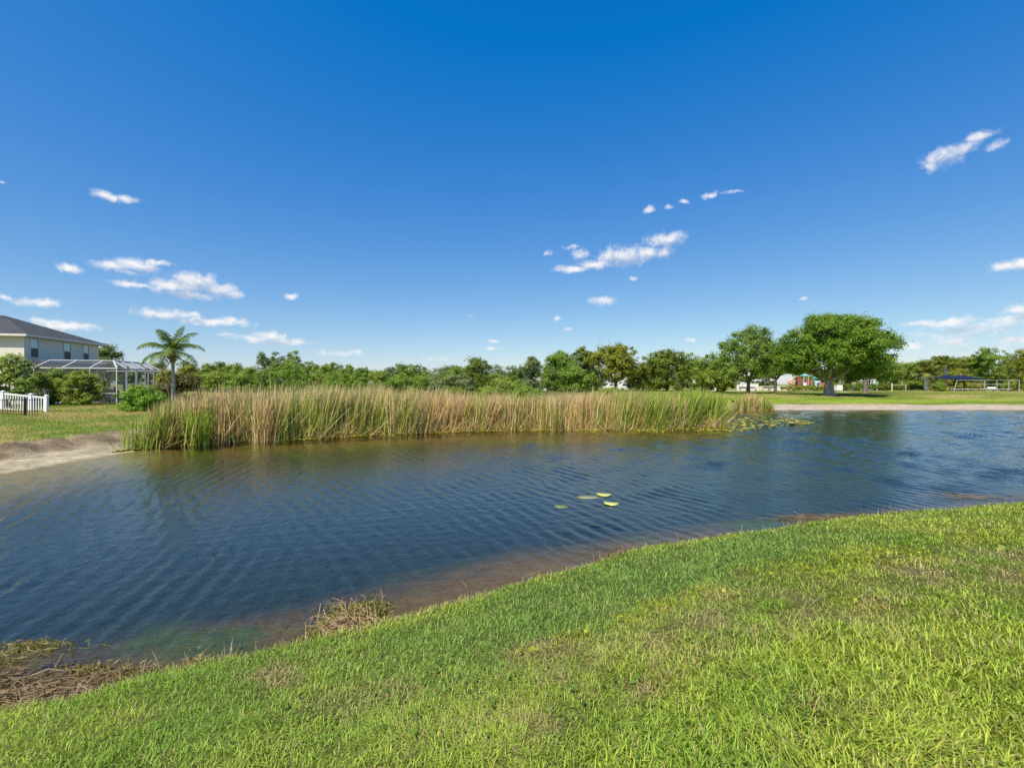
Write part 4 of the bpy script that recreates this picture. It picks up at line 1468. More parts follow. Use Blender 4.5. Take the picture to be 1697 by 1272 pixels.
def shingle_mat():
    m, q = new_mat('roof_shingle')
    t = q.node('ShaderNodeTexCoord').outputs['Object']
    b = q.node('ShaderNodeTexBrick')
    b.inputs['Scale'].default_value = 5.0
    b.inputs['Color1'].default_value = (.036, .039, .043, 1)
    b.inputs['Color2'].default_value = (.060, .063, .068, 1)
    b.inputs['Mortar'].default_value = (.026, .027, .03, 1)
    b.inputs['Mortar Size'].default_value = .01
    q.put(b.inputs['Vector'], t)
    n = q.ramp(q.noise(t, 2.0, 5, .6), .3, .7, .8, 1.2)
    cc = q.node('ShaderNodeCombineColor')
    for i in range(3):
        q.put(cc.inputs[i], n)
    p = q.node('ShaderNodeBsdfPrincipled')
    q.put(p.inputs['Base Color'], q.mix(1.0, b.outputs[0], cc.outputs[0], 'MULTIPLY'))
    p.inputs['Roughness'].default_value = .9
    o = q.node('ShaderNodeOutputMaterial')
    q.put(o.inputs[0], p.outputs[0])
    return m


def glass_mat():
    m, q = new_mat('window_glass')
    p = q.node('ShaderNodeBsdfPrincipled')
    p.inputs['Base Color'].default_value = (.20, .30, .36, 1)
    p.inputs['Roughness'].default_value = .06
    p.inputs['Specular IOR Level'].default_value = 1.0
    p.inputs['Metallic'].default_value = .55
    o = q.node('ShaderNodeOutputMaterial')
    q.put(o.inputs[0], p.outputs[0])
    return m


def screen_mat():
    m, q = new_mat('insect_screen')
    d = q.node('ShaderNodeBsdfDiffuse')
    d.inputs['Color'].default_value = (.10, .10, .105, 1)
    t = q.node('ShaderNodeBsdfTransparent')
    x = q.node('ShaderNodeMixShader')
    x.inputs[0].default_value = .40
    q.put(x.inputs[1], t.outputs[0])
    q.put(x.inputs[2], d.outputs[0])
    o = q.node('ShaderNodeOutputMaterial')
    q.put(o.inputs[0], x.outputs[0])
    return m


M_SHINGLE, M_GLASS, M_SCREEN = shingle_mat(), glass_mat(), screen_mat()
HU = np.array((1, .23, 0)) / math.hypot(1, .23)
HV = np.array((-.23, 1, 0)) / math.hypot(1, .23)
HC = np.array((-38.6, 36.0, 0))                     # near right corner of the house in plan
UZ = np.array((0, 0, 1.0))


def hp(u, v, z):
    return HC + HU * u + HV * v + UZ * z


def house():
    zg, ze, za = 1.0, 6.52, 8.52
    Ld, Wd = 8.9, 15.0
    t = thing('house', 'two storey cream stucco house with dark grey hip roof', 'house', hp(-6, 4, zg))
    m = MB()
    m.add([hp(0, 0, zg), hp(0, Ld, zg), hp(-Wd, Ld, zg), hp(-Wd, 0, zg), hp(0, 0, ze), hp(0, Ld, ze), hp(-Wd, Ld, ze), hp(-Wd, 0, ze)],
          [(0, 1, 5, 4), (1, 2, 6, 5), (2, 3, 7, 6), (3, 0, 4, 7), (4, 5, 6, 7)])
    m.build('wall', M_STUCCO, t)
    o, h = .42, Ld / 2
    zr = ze + .02
    R_ = [hp(o, -o, zr), hp(o, Ld + o, zr), hp(-Wd - o, Ld + o, zr), hp(-Wd - o, -o, zr)]
    A_, B_ = hp(-h, h, za), hp(-Wd + h, h, za)
    m = MB()
    m.add(R_ + [A_, B_], [(0, 1, 4), (1, 2, 5, 4), (2, 3, 5), (3, 0, 4, 5)])
    Rb = [p - UZ * .16 for p in R_]
    m.add(R_ + Rb, [(4, 7, 6, 5)])
    rf = m.build('roof', M_SHINGLE, t)
    m = MB()
    for i in range(4):
        a, b = R_[i] - UZ * .10, R_[(i + 1) % 4] - UZ * .10
        m.beam(a, b, .05, .17)
    m.build('fascia', M_TRIM, t)
    m = MB()
    a = hp(-h + .42, h, za - .34)
    m.box(a + UZ * .06, (.35, 1.3, .12), HU)
    m.build('vent', M_BLACK, rf)
    for (v0, v1) in [(.55, 1.4), (4.2, 5.08), (6.65, 7.45)]:
        z0, z1 = 4.72, 6.24
        zm = (z0 + z1) / 2 + .02
        c = (v0 + v1) / 2
        m = MB()
        for (va, vb, a, b) in [(v0, v0 + .05, z0, z1), (v1 - .05, v1, z0, z1), (v0 + .05, v1 - .05, z0, z0 + .05), (v0 + .05, v1 - .05, z1 - .05, z1), (v0 + .05, v1 - .05, zm - .025, zm + .025)]:
            m.box(hp(.02, (va + vb) / 2, (a + b) / 2), (.06, vb - va, b - a), HU)
        w_ = m.build('window', M_TRIM, t)
        MB().box(hp(.012, c, (zm + z1) / 2), (.02, v1 - v0 - .1, z1 - zm - .07), HU).build('pane', M_GLASS, w_)
        MB().box(hp(.012, c, (zm + z0) / 2), (.02, v1 - v0 - .1, zm - z0 - .07), HU).build('insect_screen', M_SHADE, w_)
        MB().box(hp(.05, c, z0 - .04), (.12, v1 - v0 + .1, .07), HU).build('sill', M_TRIM, w_)
    # lower porch roof under the upper windows, and what shows of the ground floor
    m = MB()
    m.add([hp(.003, -.2, 4.42), hp(.003, Ld + .2, 4.42), hp(2.6, Ld + .2, 4.02), hp(2.6, -.2, 4.02), hp(.003, -.2, 4.30), hp(.003, Ld + .2, 4.30), hp(2.6, Ld + .2, 3.90), hp(2.6, -.2, 3.90)],
          [(3, 2, 1, 0), (4, 5, 6, 7), (0, 4, 7, 3), (1, 2, 6, 5), (2, 3, 7, 6)])
    m.build('porch_roof', M_SHINGLE, t)
    m = MB()
    for v in (.3, 4.4, 8.6):
        m.box(hp(2.35, v, 2.45), (.2, .2, 2.9), HU)
    m.build('porch_column', M_TRIM, t)
    m = MB()
    m.box(hp(.02, 3.4, 2.15), (.06, 2.6, 2.25), HU)
    d = m.build('door', M_TRIM, t)
    MB().box(hp(.06, 2.8, 2.15), (.03, 1.1, 2.05), HU).build('pane', M_GLASS, d)
    MB().box(hp(.06, 4.0, 2.15), (.03, 1.1, 2.05), HU).build('pane', M_GLASS, d)


house()


def cage():
    M_WHITE = plain('cage_white', (.60, .60, .60), .45, .4, vary=.08)
    G = np.array((-30.4, 35.0, 0))
    zg, ze, zt = 1.02, 3.76, 4.46

    def cp(u, v, z):
        return G + HU * u + HV * v + UZ * z
    t = thing('screen_enclosure', 'white framed screen cage over the patio beside the house', 'screen cage', cp(-3, 3, zg))
    U = [0, -1.75, -3.5, -5.25, -6.45]
    V = [0, 1.3, 2.6, 3.9, 5.2, 6.3, 8.0]
    for u in U:
        MB().beam(cp(u, 0, zg - .1), cp(u, 0, ze), .06).build('post', M_WHITE, t)
    for i, v in enumerate(V[1:]):
        MB().beam(cp(0, v, zg - .1), cp(0, v, ze), .10 if i == 1 else .06).build('post', M_WHITE, t)
    for u in U[1:4]:
        MB().beam(cp(u, 8.0, zg - .1), cp(u, 8.0, ze), .06).build('post', M_WHITE, t)
    m = MB()
    m.beam(cp(.04, 0, ze + .04), cp(-6.5, 0, ze + .04), .09)
    m.beam(cp(0, .05, ze + .04), cp(0, 8.04, ze + .04), .09)
    m.beam(cp(-.05, 8.0, ze + .04), cp(-6.5, 8.0, ze + .04), .09)
    m.build('eave_beam', M_WHITE, t)
    m = MB()
    for z in (zg + .85,):
        for a, b in zip(U[:-1], U[1:]):
            m.beam(cp(a - .05, 0, z), cp(b + .05, 0, z), .06)
        for a, b in zip(V[:-1], V[1:]):
            m.beam(cp(0, a + .05, z), cp(0, b - .05, z), .06)
    m.beam(cp(-.05, 0, zg + .03), cp(-6.4, 0, zg + .03), .07)
    m.beam(cp(0, .05, zg + .03), cp(0, 7.95, zg + .03), .07)
    m.build('chair_rail', M_WHITE, t)
    iu, iv = 1.1, 1.6
    m = MB()
    for u in U[1:4]:
        m.beam(cp(u, .03, ze + .08), cp(u, iv, zt), .07)
        m.beam(cp(u, iv, zt), cp(u, 6.4, zt), .06)
        m.beam(cp(u, 7.97, ze + .08), cp(u, 6.4, zt), .06)
    m.beam(cp(0, 0, ze + .08), cp(-iu, iv, zt), .08)
    for v in V[1:6]:
        m.beam(cp(-.03, v, ze + .08), cp(-iu, v + (.3 if v < 1.6 else 0), zt), .07)
    m.beam(cp(-iu, iv, zt), cp(-5.25, iv, zt), .07)
    m.beam(cp(-iu, iv, zt), cp(-iu, 6.4, zt), .07)
    m.beam(cp(-iu, 6.4, zt), cp(-5.25, 6.4, zt), .06)
    m.beam(cp(-5.25, .03, ze + .08), cp(-7.0, .03, zt + .12), .085)
    m.build('roof_beam', M_WHITE, t)
    e = .02
    m = MB()
    for a, b in zip(U[:-1], U[1:]):
        m.poly([cp(a, e, zg), cp(b, e, zg), cp(b, e, ze), cp(a, e, ze)])
    for a, b in zip(V[:-1], V[1:]):
        m.poly([cp(-e, a, zg), cp(-e, b, zg), cp(-e, b, ze), cp(-e, a, ze)])
    m.poly([cp(-.05, .05, ze + .06), cp(-5.25, .05, ze + .06), cp(-5.25, iv, zt), cp(-iu, iv, zt)])
    m.poly([cp(-.05, .05, ze + .06), cp(-iu, iv, zt), cp(-iu, 6.4, zt), cp(-.05, 7.95, ze + .06)])
    m.poly([cp(-iu, iv, zt), cp(-5.25, iv, zt), cp(-5.25, 6.4, zt), cp(-iu, 6.4, zt)])
    m.poly([cp(-5.25, .06, ze + .06), cp(-7.0, .06, zt + .1), cp(-7.0, 3.2, zt + .1), cp(-5.25, 1.6, zt)])
    m.build('screen', M_SCREEN, t)
    # things on the patio seen through the screen
    s = MB()
    s.box(cp(-3.4, 4.0, 1.06), (6.6, 7.6, .10), HU)
    p = s.build('patio', M_CONC, None, loc=cp(-3.4, 4.0, 1.0))
    tag(p, 'pale concrete patio slab inside the screen cage', 'patio', kind='structure')
    b = thing('lounge_chair', 'blue covered lounge chair behind the screen near the cage corner', 'lounge chair', cp(-1.25, 1.2, 1.11))
    MBL = plain('blue_cloth', (.06, .16, .34), .8, .2, vary=.2)
    mm = MB()
    mm.add([cp(-2.0, .7, 1.42), cp(-2.0, 1.5, 1.42), cp(-.7, 1.5, 1.45), cp(-.7, .7, 1.45), cp(-2.0, .7, 1.52), cp(-2.0, 1.5, 1.52), cp(-.7, 1.5, 1.55), cp(-.7, .7, 1.55)], MB.HEX)
    mm.build('cushion', MBL, b)
    mm = MB()
    mm.add([cp(-2.0, .7, 1.45), cp(-2.0, 1.5, 1.45), cp(-2.08, 1.5, 1.45), cp(-2.08, .7, 1.45), cp(-2.45, .7, 1.95), cp(-2.45, 1.5, 1.95), cp(-2.55, 1.5, 1.93), cp(-2.55, .7, 1.93)], MB.HEX)
    mm.build('backrest', MBL, b)
    for u, v in ((-1.95, .75), (-1.95, 1.45), (-.75, .75), (-.75, 1.45)):
        MB().beam(cp(u, v, 1.11), cp(u, v, 1.43), .05).build('leg', M_WHITE, b)
    for (u, v, h, lb) in [(-1.9, 2.6, 1.3, 'grey covered grill standing on the screened patio')]:
        b = thing('grill', lb, 'grill', cp(u, v, 1.11))
        q = MB()
        c = cp(u, v, 0)
        q.add([c + HU * a * .5 + HV * d * .35 + UZ * z for z, f in ((1.11, 1), (1.11 + h * .75, .95)) for a, d in ((-1, -1), (1, -1), (1, 1), (-1, 1))], MB.HEX)
        q.build('cabinet', plain('grey_cover', (.10, .105, .11), .8, .2), b)
        MB().tube([c + HU * -.42 + UZ * (1.11 + h * .76), c + HU * .42 + UZ * (1.11 + h * .76)], .28, 12).build('hood', plain('grey_hood', (.08, .085, .09), .4, .5), b)
    b = thing('garden_lamp', 'small white mushroom topped lamp post outside the cage corner', 'garden lamp', W(183, 667, 34.4) * np.array((1, 1, 0)) + UZ * hz(X_at(183, 34.4), 34.4))
    c = np.array(b.location)
    MB().tube([c - UZ * .05, c + UZ * .32], .06, 8).build('post', M_WHITE, b, True)
    MB().tube([c + UZ * .30, c + UZ * .34, c + UZ * .42, c + UZ * .47], [.10, .22, .20, .05], 12).build('cap', M_WHITE, b, True)


cage()


# ------------------------------------------------------------------ fences at the left
def white_fence():
    D = 27.0
    px = [-112, -54, 5, 51.5, 77]
    P = [np.array((X_at(p, D), D + (i - 4) * .0, 0)) for i, p in enumerate(px)]
    top = [None] * 5
    for i, p in enumerate(P):
        p[2] = hz(p[0], p[1])
    # the rails follow the fall of the ground towards the pond
    zt = [CAMZ - (np.interp(q, [0, 77], [650.0, 657.5]) - CY) / F_PX * D for q in px]
    zb = [CAMZ - (np.interp(q, [0, 77], [677.0, 685.5]) - CY) / F_PX * D for q in px]
    t = thing('picket_fence', 'white vinyl picket fence ending in the lawn at left', 'fence', P[2])
    for i, p in enumerate(P):
        m = MB()
        b = min(p[2], zb[i] - .08) - .05
        m.box((p[0], D, (b + zt[i] + .05) / 2), (.14, .14, zt[i] + .05 - b))
        ps = m.build('post', M_WHITE, t)
        m = MB()
        z = zt[i] + .05
        m.add([(p[0] + a * .085, D + c * .085, z + h) for h in (0, .035) for a, c in ((-1, -1), (1, -1), (1, 1), (-1, 1))] + [(p[0], D, z + .09)],
              [(0, 3, 2, 1), (0, 1, 5, 4), (1, 2, 6, 5), (2, 3, 7, 6), (3, 0, 4, 7), (4, 5, 8), (5, 6, 8), (6, 7, 8), (7, 4, 8)])
        m.build('cap', M_WHITE, ps)
    for i in range(4):
        a, b = P[i], P[i + 1]
        m = MB()
        m.beam((a[0] + .07, D, zt[i] - .05), (b[0] - .07, D, zt[i + 1] - .05), .05, .09)
        m.beam((a[0] + .07, D, zb[i] + .02), (b[0] - .07, D, zb[i + 1] + .02), .05, .09)
        m.build('rail', M_WHITE, t)
        n = int((b[0] - a[0]) / .145)
        for j in range(1, n):
            u = j / n
            x = a[0] + (b[0] - a[0]) * u
            MB().box((x, D, (lerp(zt[i], zt[i + 1], u) - .09 + lerp(zb[i], zb[i + 1], u) + .06) / 2), (.045, .03, lerp(zt[i], zt[i + 1], u) - lerp(zb[i], zb[i + 1], u) - .155)).build('picket', M_WHITE, t)


white_fence()


def black_fence():
    D = 25.0
    x0, x1 = X_at(-90, D), X_at(66, D)
    t = thing('wire_fence', 'thin black metal fence running before the white picket fence', 'fence', (X_at(41, D), D, hz(X_at(41, D), D)))
    zt = CAMZ - (661.5 - CY) / F_PX * D
    for px in (-71, -15, 41):
        x = X_at(px, D)
        MB().box((x, D, (hz(x, D) - .05 + zt + .08) / 2), (.075, .075, zt + .08 - hz(x, D) + .05)).build('post', M_BLACK, t)
    m = MB()
    m.beam((x0, D, zt), (x1, D, zt - .02), .03)
    m.beam((x0, D, zt - .62), (x1, D, zt - .64), .025)
    m.build('rail', M_BLACK, t)
    n = int((x1 - x0) / .15)
    m = MB()
    for j in range(n):
        x = x0 + (j + .5) * .15
        if min(abs(x - X_at(q, D)) for q in (-71, -15, 41)) > .06:
            z0 = hz(x, D)
            m.beam((x, D + .03, z0), (x, D + .03, zt + .02), .018)
    m.build('bars', M_BLACK, t)


black_fence()


# ------------------------------------------------------------------ things of the park
def bx(m, px0, px1, y0, y1, D, dy, zoff=0.0):
    """box between two photo columns and two photo rows, at distance D, dy deep"""
    x0, x1 = X_at(px0, D), X_at(px1, D)
    z0, z1 = W(0, y1, D)[2] + zoff, W(0, y0, D)[2]
    return m.box(((x0 + x1) / 2, D + dy / 2, (z0 + z1) / 2), (x1 - x0, dy, z1 - z0))


def gthing(name, label, cat, px, D, group=None):
    x = X_at(px, D)
    return thing(name, label, cat, (x, D, hz(x, D)), group)


ZG = 1.1
M_CREAM = plain('cream_wall', (.72, .66, .50), .8, .2, vary=.06)
M_WALLW = plain('white_wall', (.80, .79, .74), .8, .2, vary=.04)
M_BRICK = plain('brick_wall', (.34, .18, .12), .9, .2, vary=.25, scale=4)
M_RED = plain('red_panel', (.42, .07, .05), .5, .4)
M_ORANGE = plain('orange_plastic', (.72, .26, .07), .4, .5)
M_TEAL = plain('teal_metal', (.22, .55, .48), .4, .5)
M_BLUE = plain('blue_plastic', (.05, .15, .40), .4, .5)
M_TAN = plain('tan_post', (.62, .52, .38), .5, .4)
M_BROWN = plain('brown_wood', (.18, .10, .06), .8, .2, vary=.3)
M_NAVY = plain('navy_canvas', (.008, .014, .05), .7, .3, vary=.25)
M_YELLOW = plain('yellow_sign', (.75, .60, .05), .5, .4)

# white and cream walls with benches in front
D = 101.0
t = gthing('garden_wall', 'white painted wall behind the tree with a dark trunk', 'wall', 1240, D)
m = MB(); bx(m, 1222, 1257, 635.5, 648.5, D, .3); m.build('wall', M_WALLW, t)
m = MB(); bx(m, 1221.4, 1257.6, 634.8, 635.4, D - .05, .4); m.build('coping', M_CREAM, t)
t = gthing('garden_wall', 'lower cream wall running right from the white painted one', 'wall', 1283, D)
m = MB(); bx(m, 1258, 1312, 640, 648.5, D + .1, .3); m.build('wall', M_CREAM, t)
m = MB(); bx(m, 1258, 1312.5, 639.4, 639.95, D + .05, .4); m.build('coping', M_WALLW, t)


def bench(label, px, D, mat, group):
    t = gthing('bench', label, 'bench', px, D, group)
    x, y, z = t.location
    for s in (-.75, .75):
        m = MB()
        m.beam((x + s, y - .2, z - .02), (x + s, y - .2, z + .42), .07)
        m.beam((x + s, y + .2, z - .02), (x + s, y + .26, z + .86), .07)
        m.beam((x + s, y - .18, z + .40), (x + s, y + .18, z + .40), .06)
        m.build('leg', mat, t)
    m = MB(); m.box((x, y - .02, z + .46), (1.8, .46, .06)); m.build('seat', mat, t)
    m = MB(); m.box((x, y + .20, z + .72), (1.8, .05, .34)); m.build('backrest', mat, t)


M_GREYB = plain('grey_bench', (.16, .16, .15), .6, .3)
gb = 'benches before the low walls'
bench('brown bench before the white painted wall, left of the dark trunk', 1232, 99, M_BROWN, gb)
bench('grey bench before the white painted wall, right of the dark trunk', 1246.5, 99, M_GREYB, gb)
bench('pale tan bench at the left end of the cream wall', 1258.5, 98.6, M_TAN, gb)
bench('grey bench before the cream wall, left of the thin tree trunk', 1270, 99, M_GREYB, gb)
bench('grey bench before the cream wall, close to the thin tree trunk', 1280, 98.5, M_GREYB, gb)
bench('black bench at the right end of the cream wall', 1301, 99, M_BLACK, gb)

# brick shelter left of the white wall
D = 104
t = gthing('brick_shelter', 'low brick shelter with dark openings under the trees', 'shelter', 1180, D)
zt = W(0, 628, D)[2]
for a, b in ((1166, 1171.5), (1184, 1192)):
    m = MB(); bx(m, a, b, 628, 649.5, D, .6); m.build('pillar', M_BRICK, t)
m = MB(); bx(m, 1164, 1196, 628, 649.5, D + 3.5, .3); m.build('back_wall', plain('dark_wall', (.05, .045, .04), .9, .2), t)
m = MB()
xa, xb = X_at(1161, D), X_at(1199, D)
m.add([(xa, D - .6, zt), (xb, D - .6, zt), (xb, D + 4.4, zt), (xa, D + 4.4, zt), (xa + 1.2, D + 1.9, zt + 1.1), (xb - 1.2, D + 1.9, zt + 1.1)], [(0, 1, 5, 4), (1, 2, 5), (2, 3, 4, 5), (3, 0, 4), (3, 2, 1, 0)])
m.build('roof', M_SHINGLE, t)
m = MB(); bx(m, 1184.5, 1191.5, 643.5, 648, D - .12, .1); m.build('notice_panel', M_WALLW, t)


def sign(label, px, D, parts, yb, pw=.09):
    t = gthing('sign', label, 'sign', px, D)
    x, y, z = t.location
    top = W(0, min(p[2] for p in parts), D)[2]
    MB().beam((x, y + .06, z - .1), (x, y + .06, top), pw).build('post', M_GREYB, t)
    for (a, b, y0, y1, mat) in parts:
        m = MB(); bx(m, a, b, y0, y1, D - .03, .05); m.build('sign_board', mat, t)
    return t


s_ = sign('tall white sign board on a post at right of the dark dense tree', 1150.5, 92, [(1148.6, 1152.4, 628, 638, M_WALLW)], 646)
m = MB(); bx(m, 1150.2, 1151.2, 630.0, 632.2, 91.95, .012); m.build('mark', M_BLACK, s_)
sign('small white sign over a yellow one on a single post', 1087, 92, [(1085, 1089.2, 629, 633.2, M_WALLW), (1085.8, 1088.4, 637, 640, M_YELLOW)], 646)

# beige box building at the left of the park
D = 100
t = gthing('utility_building', 'long low beige building with grey flat roof behind cattails', 'building', 913, D)
m = MB(); bx(m, 902, 925.5, 639.4, 649, D, 3); m.build('wall', M_CREAM, t)
m = MB(); bx(m, 901, 926.5, 637.9, 639.35, D - .3, 3.6); m.build('roof', plain('grey_roof', (.30, .30, .30), .8, .2), t)


def car(label, px, D, face, mat):
    t = gthing('parked_car', label, 'car', px, D, 'cars parked under the broad olive tree')
    x, y, z = t.location
    L_, h = 4.5, 1.72
    prof = [(-2.25, .35), (-2.25, .80), (-1.9, .95), (-1.05, 1.02), (-.35, 1.62), (1.25, 1.66), (1.95, 1.05), (2.25, .98), (2.25, .35)]
    prof = [(p[0] * face, p[1]) for p in prof]

    def ext(pr, w, inset=0.0):
        m = MB()
        n = len(pr)
        P = [(x + p[0], y - w, z + p[1]) for p in pr] + [(x + p[0], y + w, z + p[1]) for p in pr]
        m.add(P, [tuple(range(n)), tuple(range(2 * n - 1, n - 1, -1))] + [(i, n + i, n + (i + 1) % n, (i + 1) % n) for i in range(n)])
        return m
    ext(prof, .86).build('body', mat, t)
    for s in (-1, 1):
        for (a, b) in ((-.85, .2), (.3, 1.5)):
            q = [(a + .15 if a < 0 else a, 1.08), (a + .55 if a < 0 else a, 1.52), (b - .02 if b < 1 else b - .3, 1.54), (b, 1.08)]
            m = MB()
            m.add([(x + p[0] * face, y + s * .868, z + p[1]) for p in q] + [(x + p[0] * face, y + s * .85, z + p[1]) for p in q], [(0, 1, 2, 3), (7, 6, 5, 4), (0, 3, 7, 4), (1, 5, 6, 2)])
            m.build('window', M_SHADE, t)
    for wx in (-1.4, 1.4):
        for s in (-1, 1):
            MB().tube([(x + wx, y + s * .70, z + .33), (x + wx, y + s * .89, z + .33)], .33, 14).build('wheel', M_BLACK, t)


M_CARW = plain('white_car_paint', (.78, .78, .78), .25, .6, vary=.02)
car('white parked car left of the broad olive trunk, seen over cattails', 1013, 106, 1, M_CARW)
car('white parked car right of the broad olive trunk, near the road', 1040, 104, -1, M_CARW)

# pale path behind the cattails
pth = MB()
xa, xb = X_at(1040, 96), X_at(1225, 96)
pth.box(((xa + xb) / 2, 96.5, ZG + .03), (xb - xa, 2.2, .12))
tag(pth.build('path', M_CONC), 'pale concrete path along the park behind cattails', 'path', kind='structure')


# playground
def hip(m, x, y, z, r, h):
    m.add([(x - r, y - r, z), (x + r, y - r, z), (x + r, y + r, z), (x - r, y + r, z), (x - r * .35, y - r * .35, z + h * .75), (x + r * .35, y - r * .35, z + h * .75), (x + r * .35, y + r * .35, z + h * .75), (x - r * .35, y + r * .35, z + h * .75), (x, y, z + h)],
          [(0, 1, 5, 4), (1, 2, 6, 5), (2, 3, 7, 6), (3, 0, 4, 7), (4, 5, 8), (5, 6, 8), (6, 7, 8), (7, 4, 8), (3, 2, 1, 0)])


def playground():
    D = 106.0
    t = gthing('playground', 'playground tower set with two teal roofs and red panels', 'playground', 1340, D)
    z = ZG
    for (px, yt, ye, w) in [(1333.5, 618, 622.5, .62), (1351.5, 623, 627.5, .62)]:
        x = X_at(px, D)
        ze = W(0, ye, D)[2]
        h = W(0, yt, D)[2] - ze
        m = MB(); hip(m, x, D, ze, w * 1.05, h); m.build('roof', M_TEAL, t)
        for a in (-1, 1):
            for b in (-1, 1):
                MB().beam((x + a * w * .8, D + b * w * .8, z - .1), (x + a * w * .8, D + b * w * .8, ze), .12).build('post', M_TAN if px < 1340 else M_TEAL, t)
        m = MB(); m.box((x, D, z + 1.15), (w * 2, w * 2, .12)); m.build('deck', M_BROWN, t)
    m = MB(); bx(m, 1336.5, 1345, 628.5, 637, D - .1, .08); m.build('panel', M_RED, t)
    m = MB(); bx(m, 1319.5, 1329, 624, 639, D + .3, .1); m.build('panel', plain('brown_red_panel', (.30, .10, .07), .6, .3), t)
    m = MB(); bx(m, 1331, 1337, 634, 640.5, D - .75, .06); m.build('panel', M_WALLW, t)
    m = MB()
    x0, x1, z0, z1 = X_at(1348, D), X_at(1355.5, D), W(0, 640, D)[2], W(0, 631, D)[2]
    m.box(((x0 + x1) / 2, D - .72, (z0 + z1) / 2), (x1 - x0, .08, z1 - z0)); m.build('panel', M_WALLW, t)
    m = MB(); m.tube([((x0 + x1) / 2, D - .78, (z0 + z1) / 2 - .05), ((x0 + x1) / 2, D - .95, (z0 + z1) / 2 - .05)], .34, 16); m.build('porthole', M_BLUE, t)
    m = MB(); bx(m, 1357, 1365, 633.5, 641, D - .2, .1); m.build('panel', plain('orange_red_panel', (.62, .14, .06), .5, .4), t)
    # spiral slide
    xs_, zs = X_at(1314, D), W(0, 625, D)[2]
    MB().beam((xs_ + .25, D, z - .1), (xs_ + .25, D, zs + .3), .16).build('post', M_TAN, t)
    P, m = [], MB()
    n = 30
    for i in range(n):
        u = i / (n - 1)
        a = -1.2 + u * 8.2
        r_ = .75
        P.append((xs_ - .1 + r_ * math.cos(a), D + r_ * math.sin(a), zs - (zs - z - .25) * u))
    pts, w_ = [], .34
    for i, p in enumerate(P):
        a = -1.2 + i / (n - 1) * 8.2
        rd = np.array((math.cos(a), math.sin(a), 0))
        p = np.array(p)
        pts += [p - rd * w_ + UZ * .22, p - rd * w_ * .7, p + rd * w_ * .7, p + rd * w_ + UZ * .25]
    fs = [(4 * i + j, 4 * i + j + 1, 4 * i + 5 + j, 4 * i + 4 + j) for i in range(n - 1) for j in range(3)]
    m.add(pts, fs)
    m.build('slide', M_ORANGE, t, True)


playground()


def playhouse():
    D = 104.0
    t = gthing('playhouse', 'small white and blue playhouse with pale hip roof', 'playhouse', 1444, D)
    x = X_at(1444, D)
    ze = W(0, 630.5, D)[2]
    m = MB(); hip(m, x, D, ze, .95, W(0, 626.3, D)[2] - ze); m.build('roof', plain('pale_green_roof', (.62, .70, .62), .5, .4), t)
    for a in (-1, 1):
        for b in (-1, 1):
            MB().beam((x + a * .75, D + b * .75, ZG - .1), (x + a * .75, D + b * .75, ze), .12).build('post', M_WALLW, t)
    m = MB(); m.box((x + .3, D - .8, (ze + ZG) / 2 + .45), (1.1, .08, 1.0)); m.build('panel', M_WALLW, t)
    m = MB(); m.tube([(x + .25, D - .85, (ze + ZG) / 2 + .45), (x + .25, D - .93, (ze + ZG) / 2 + .45)], .3, 14); m.build('porthole', M_TEAL, t)
    m = MB(); m.box((x - .75, D - .9, ZG + .85), (.8, .1, 1.0)); m.build('panel', M_BLUE, t)
    t = gthing('spring_rider', 'tan and blue play panel left of the small playhouse', 'play panel', 1415, D)
    x = X_at(1415, D)
    m = MB(); m.box((x, D, ZG + 1.35), (.8, .12, 1.0)); m.build('panel', M_TAN, t)
    m = MB(); m.box((x, D - .1, ZG + .6), (1.0, .12, .8)); m.build('panel', M_BLUE, t)
    for s in (-.42, .42):
        MB().beam((x + s, D + .1, ZG - .1), (x + s, D + .1, ZG + 1.9), .1).build('post', M_TAN, t)


playhouse()

t = gthing('utility_cabinet', 'square white utility cabinet right of the huge oak trunk', 'cabinet', 1392, 90)
m = MB(); bx(m, 1387.5, 1396.5, 637.5, 646.5, 90, .9); m.build('cabinet', M_WALLW, t)
m = MB(); bx(m, 1387.2, 1396.8, 636.9, 637.45, 89.95, 1.0); m.build('lid', M_CREAM, t)
for a in (1391.9,):
    m = MB(); bx(m, a - .12, a + .12, 638.3, 646, 89.98, .02); m.build('door_gap', M_GREYB, t)
m = MB()
m.box((X_at(1394, 84), 84, ZG + .05), (1.5, 1.0, .12))
o = m.build('concrete_slab', M_CONC)
tag(o, 'small pale concrete slab in the grass before the white cabinet', 'slab')

# utility pole, rail, lamp
t = gthing('utility_pole', 'thin pale utility pole above the hedges right of the huge oak', 'pole', 1495, 110)
x = X_at(1495, 110)
m = MB(); m.tube([(x, 110, ZG - .1), (x, 110, W(0, 599, 110)[2])], [.16, .11], 8); m.build('pole', plain('pale_pole', (.55, .50, .42), .8, .2), t)
m = MB(); m.beam((x - .5, 110, W(0, 601.5, 110)[2]), (x + .5, 110, W(0, 601.5, 110)[2]), .12); m.build('crossarm', M_TAN, t)
t = gthing('rail', 'pale horizontal rail on a white post beside the dark hedge', 'rail', 1478, 98)
x = X_at(1478, 98)
MB().beam((x, 98, ZG - .05), (x, 98, W(0, 634.5, 98)[2]), .15).build('post', M_CREAM, t)
MB().beam((X_at(1501, 98), 98, ZG - .05), (X_at(1501, 98), 98, W(0, 637, 98)[2]), .09).build('post', M_TAN, t)
MB().beam((x + .1, 98, W(0, 637.4, 98)[2]), (X_at(1502, 98), 98, W(0, 637.4, 98)[2]), .07).build('bar', M_TAN, t)
t = gthing('street_lamp', 'white armed street lamp beside the first park palm', 'street lamp', 1537.5, 106)
x = X_at(1537.5, 106)
zl = W(0, 617, 106)[2]
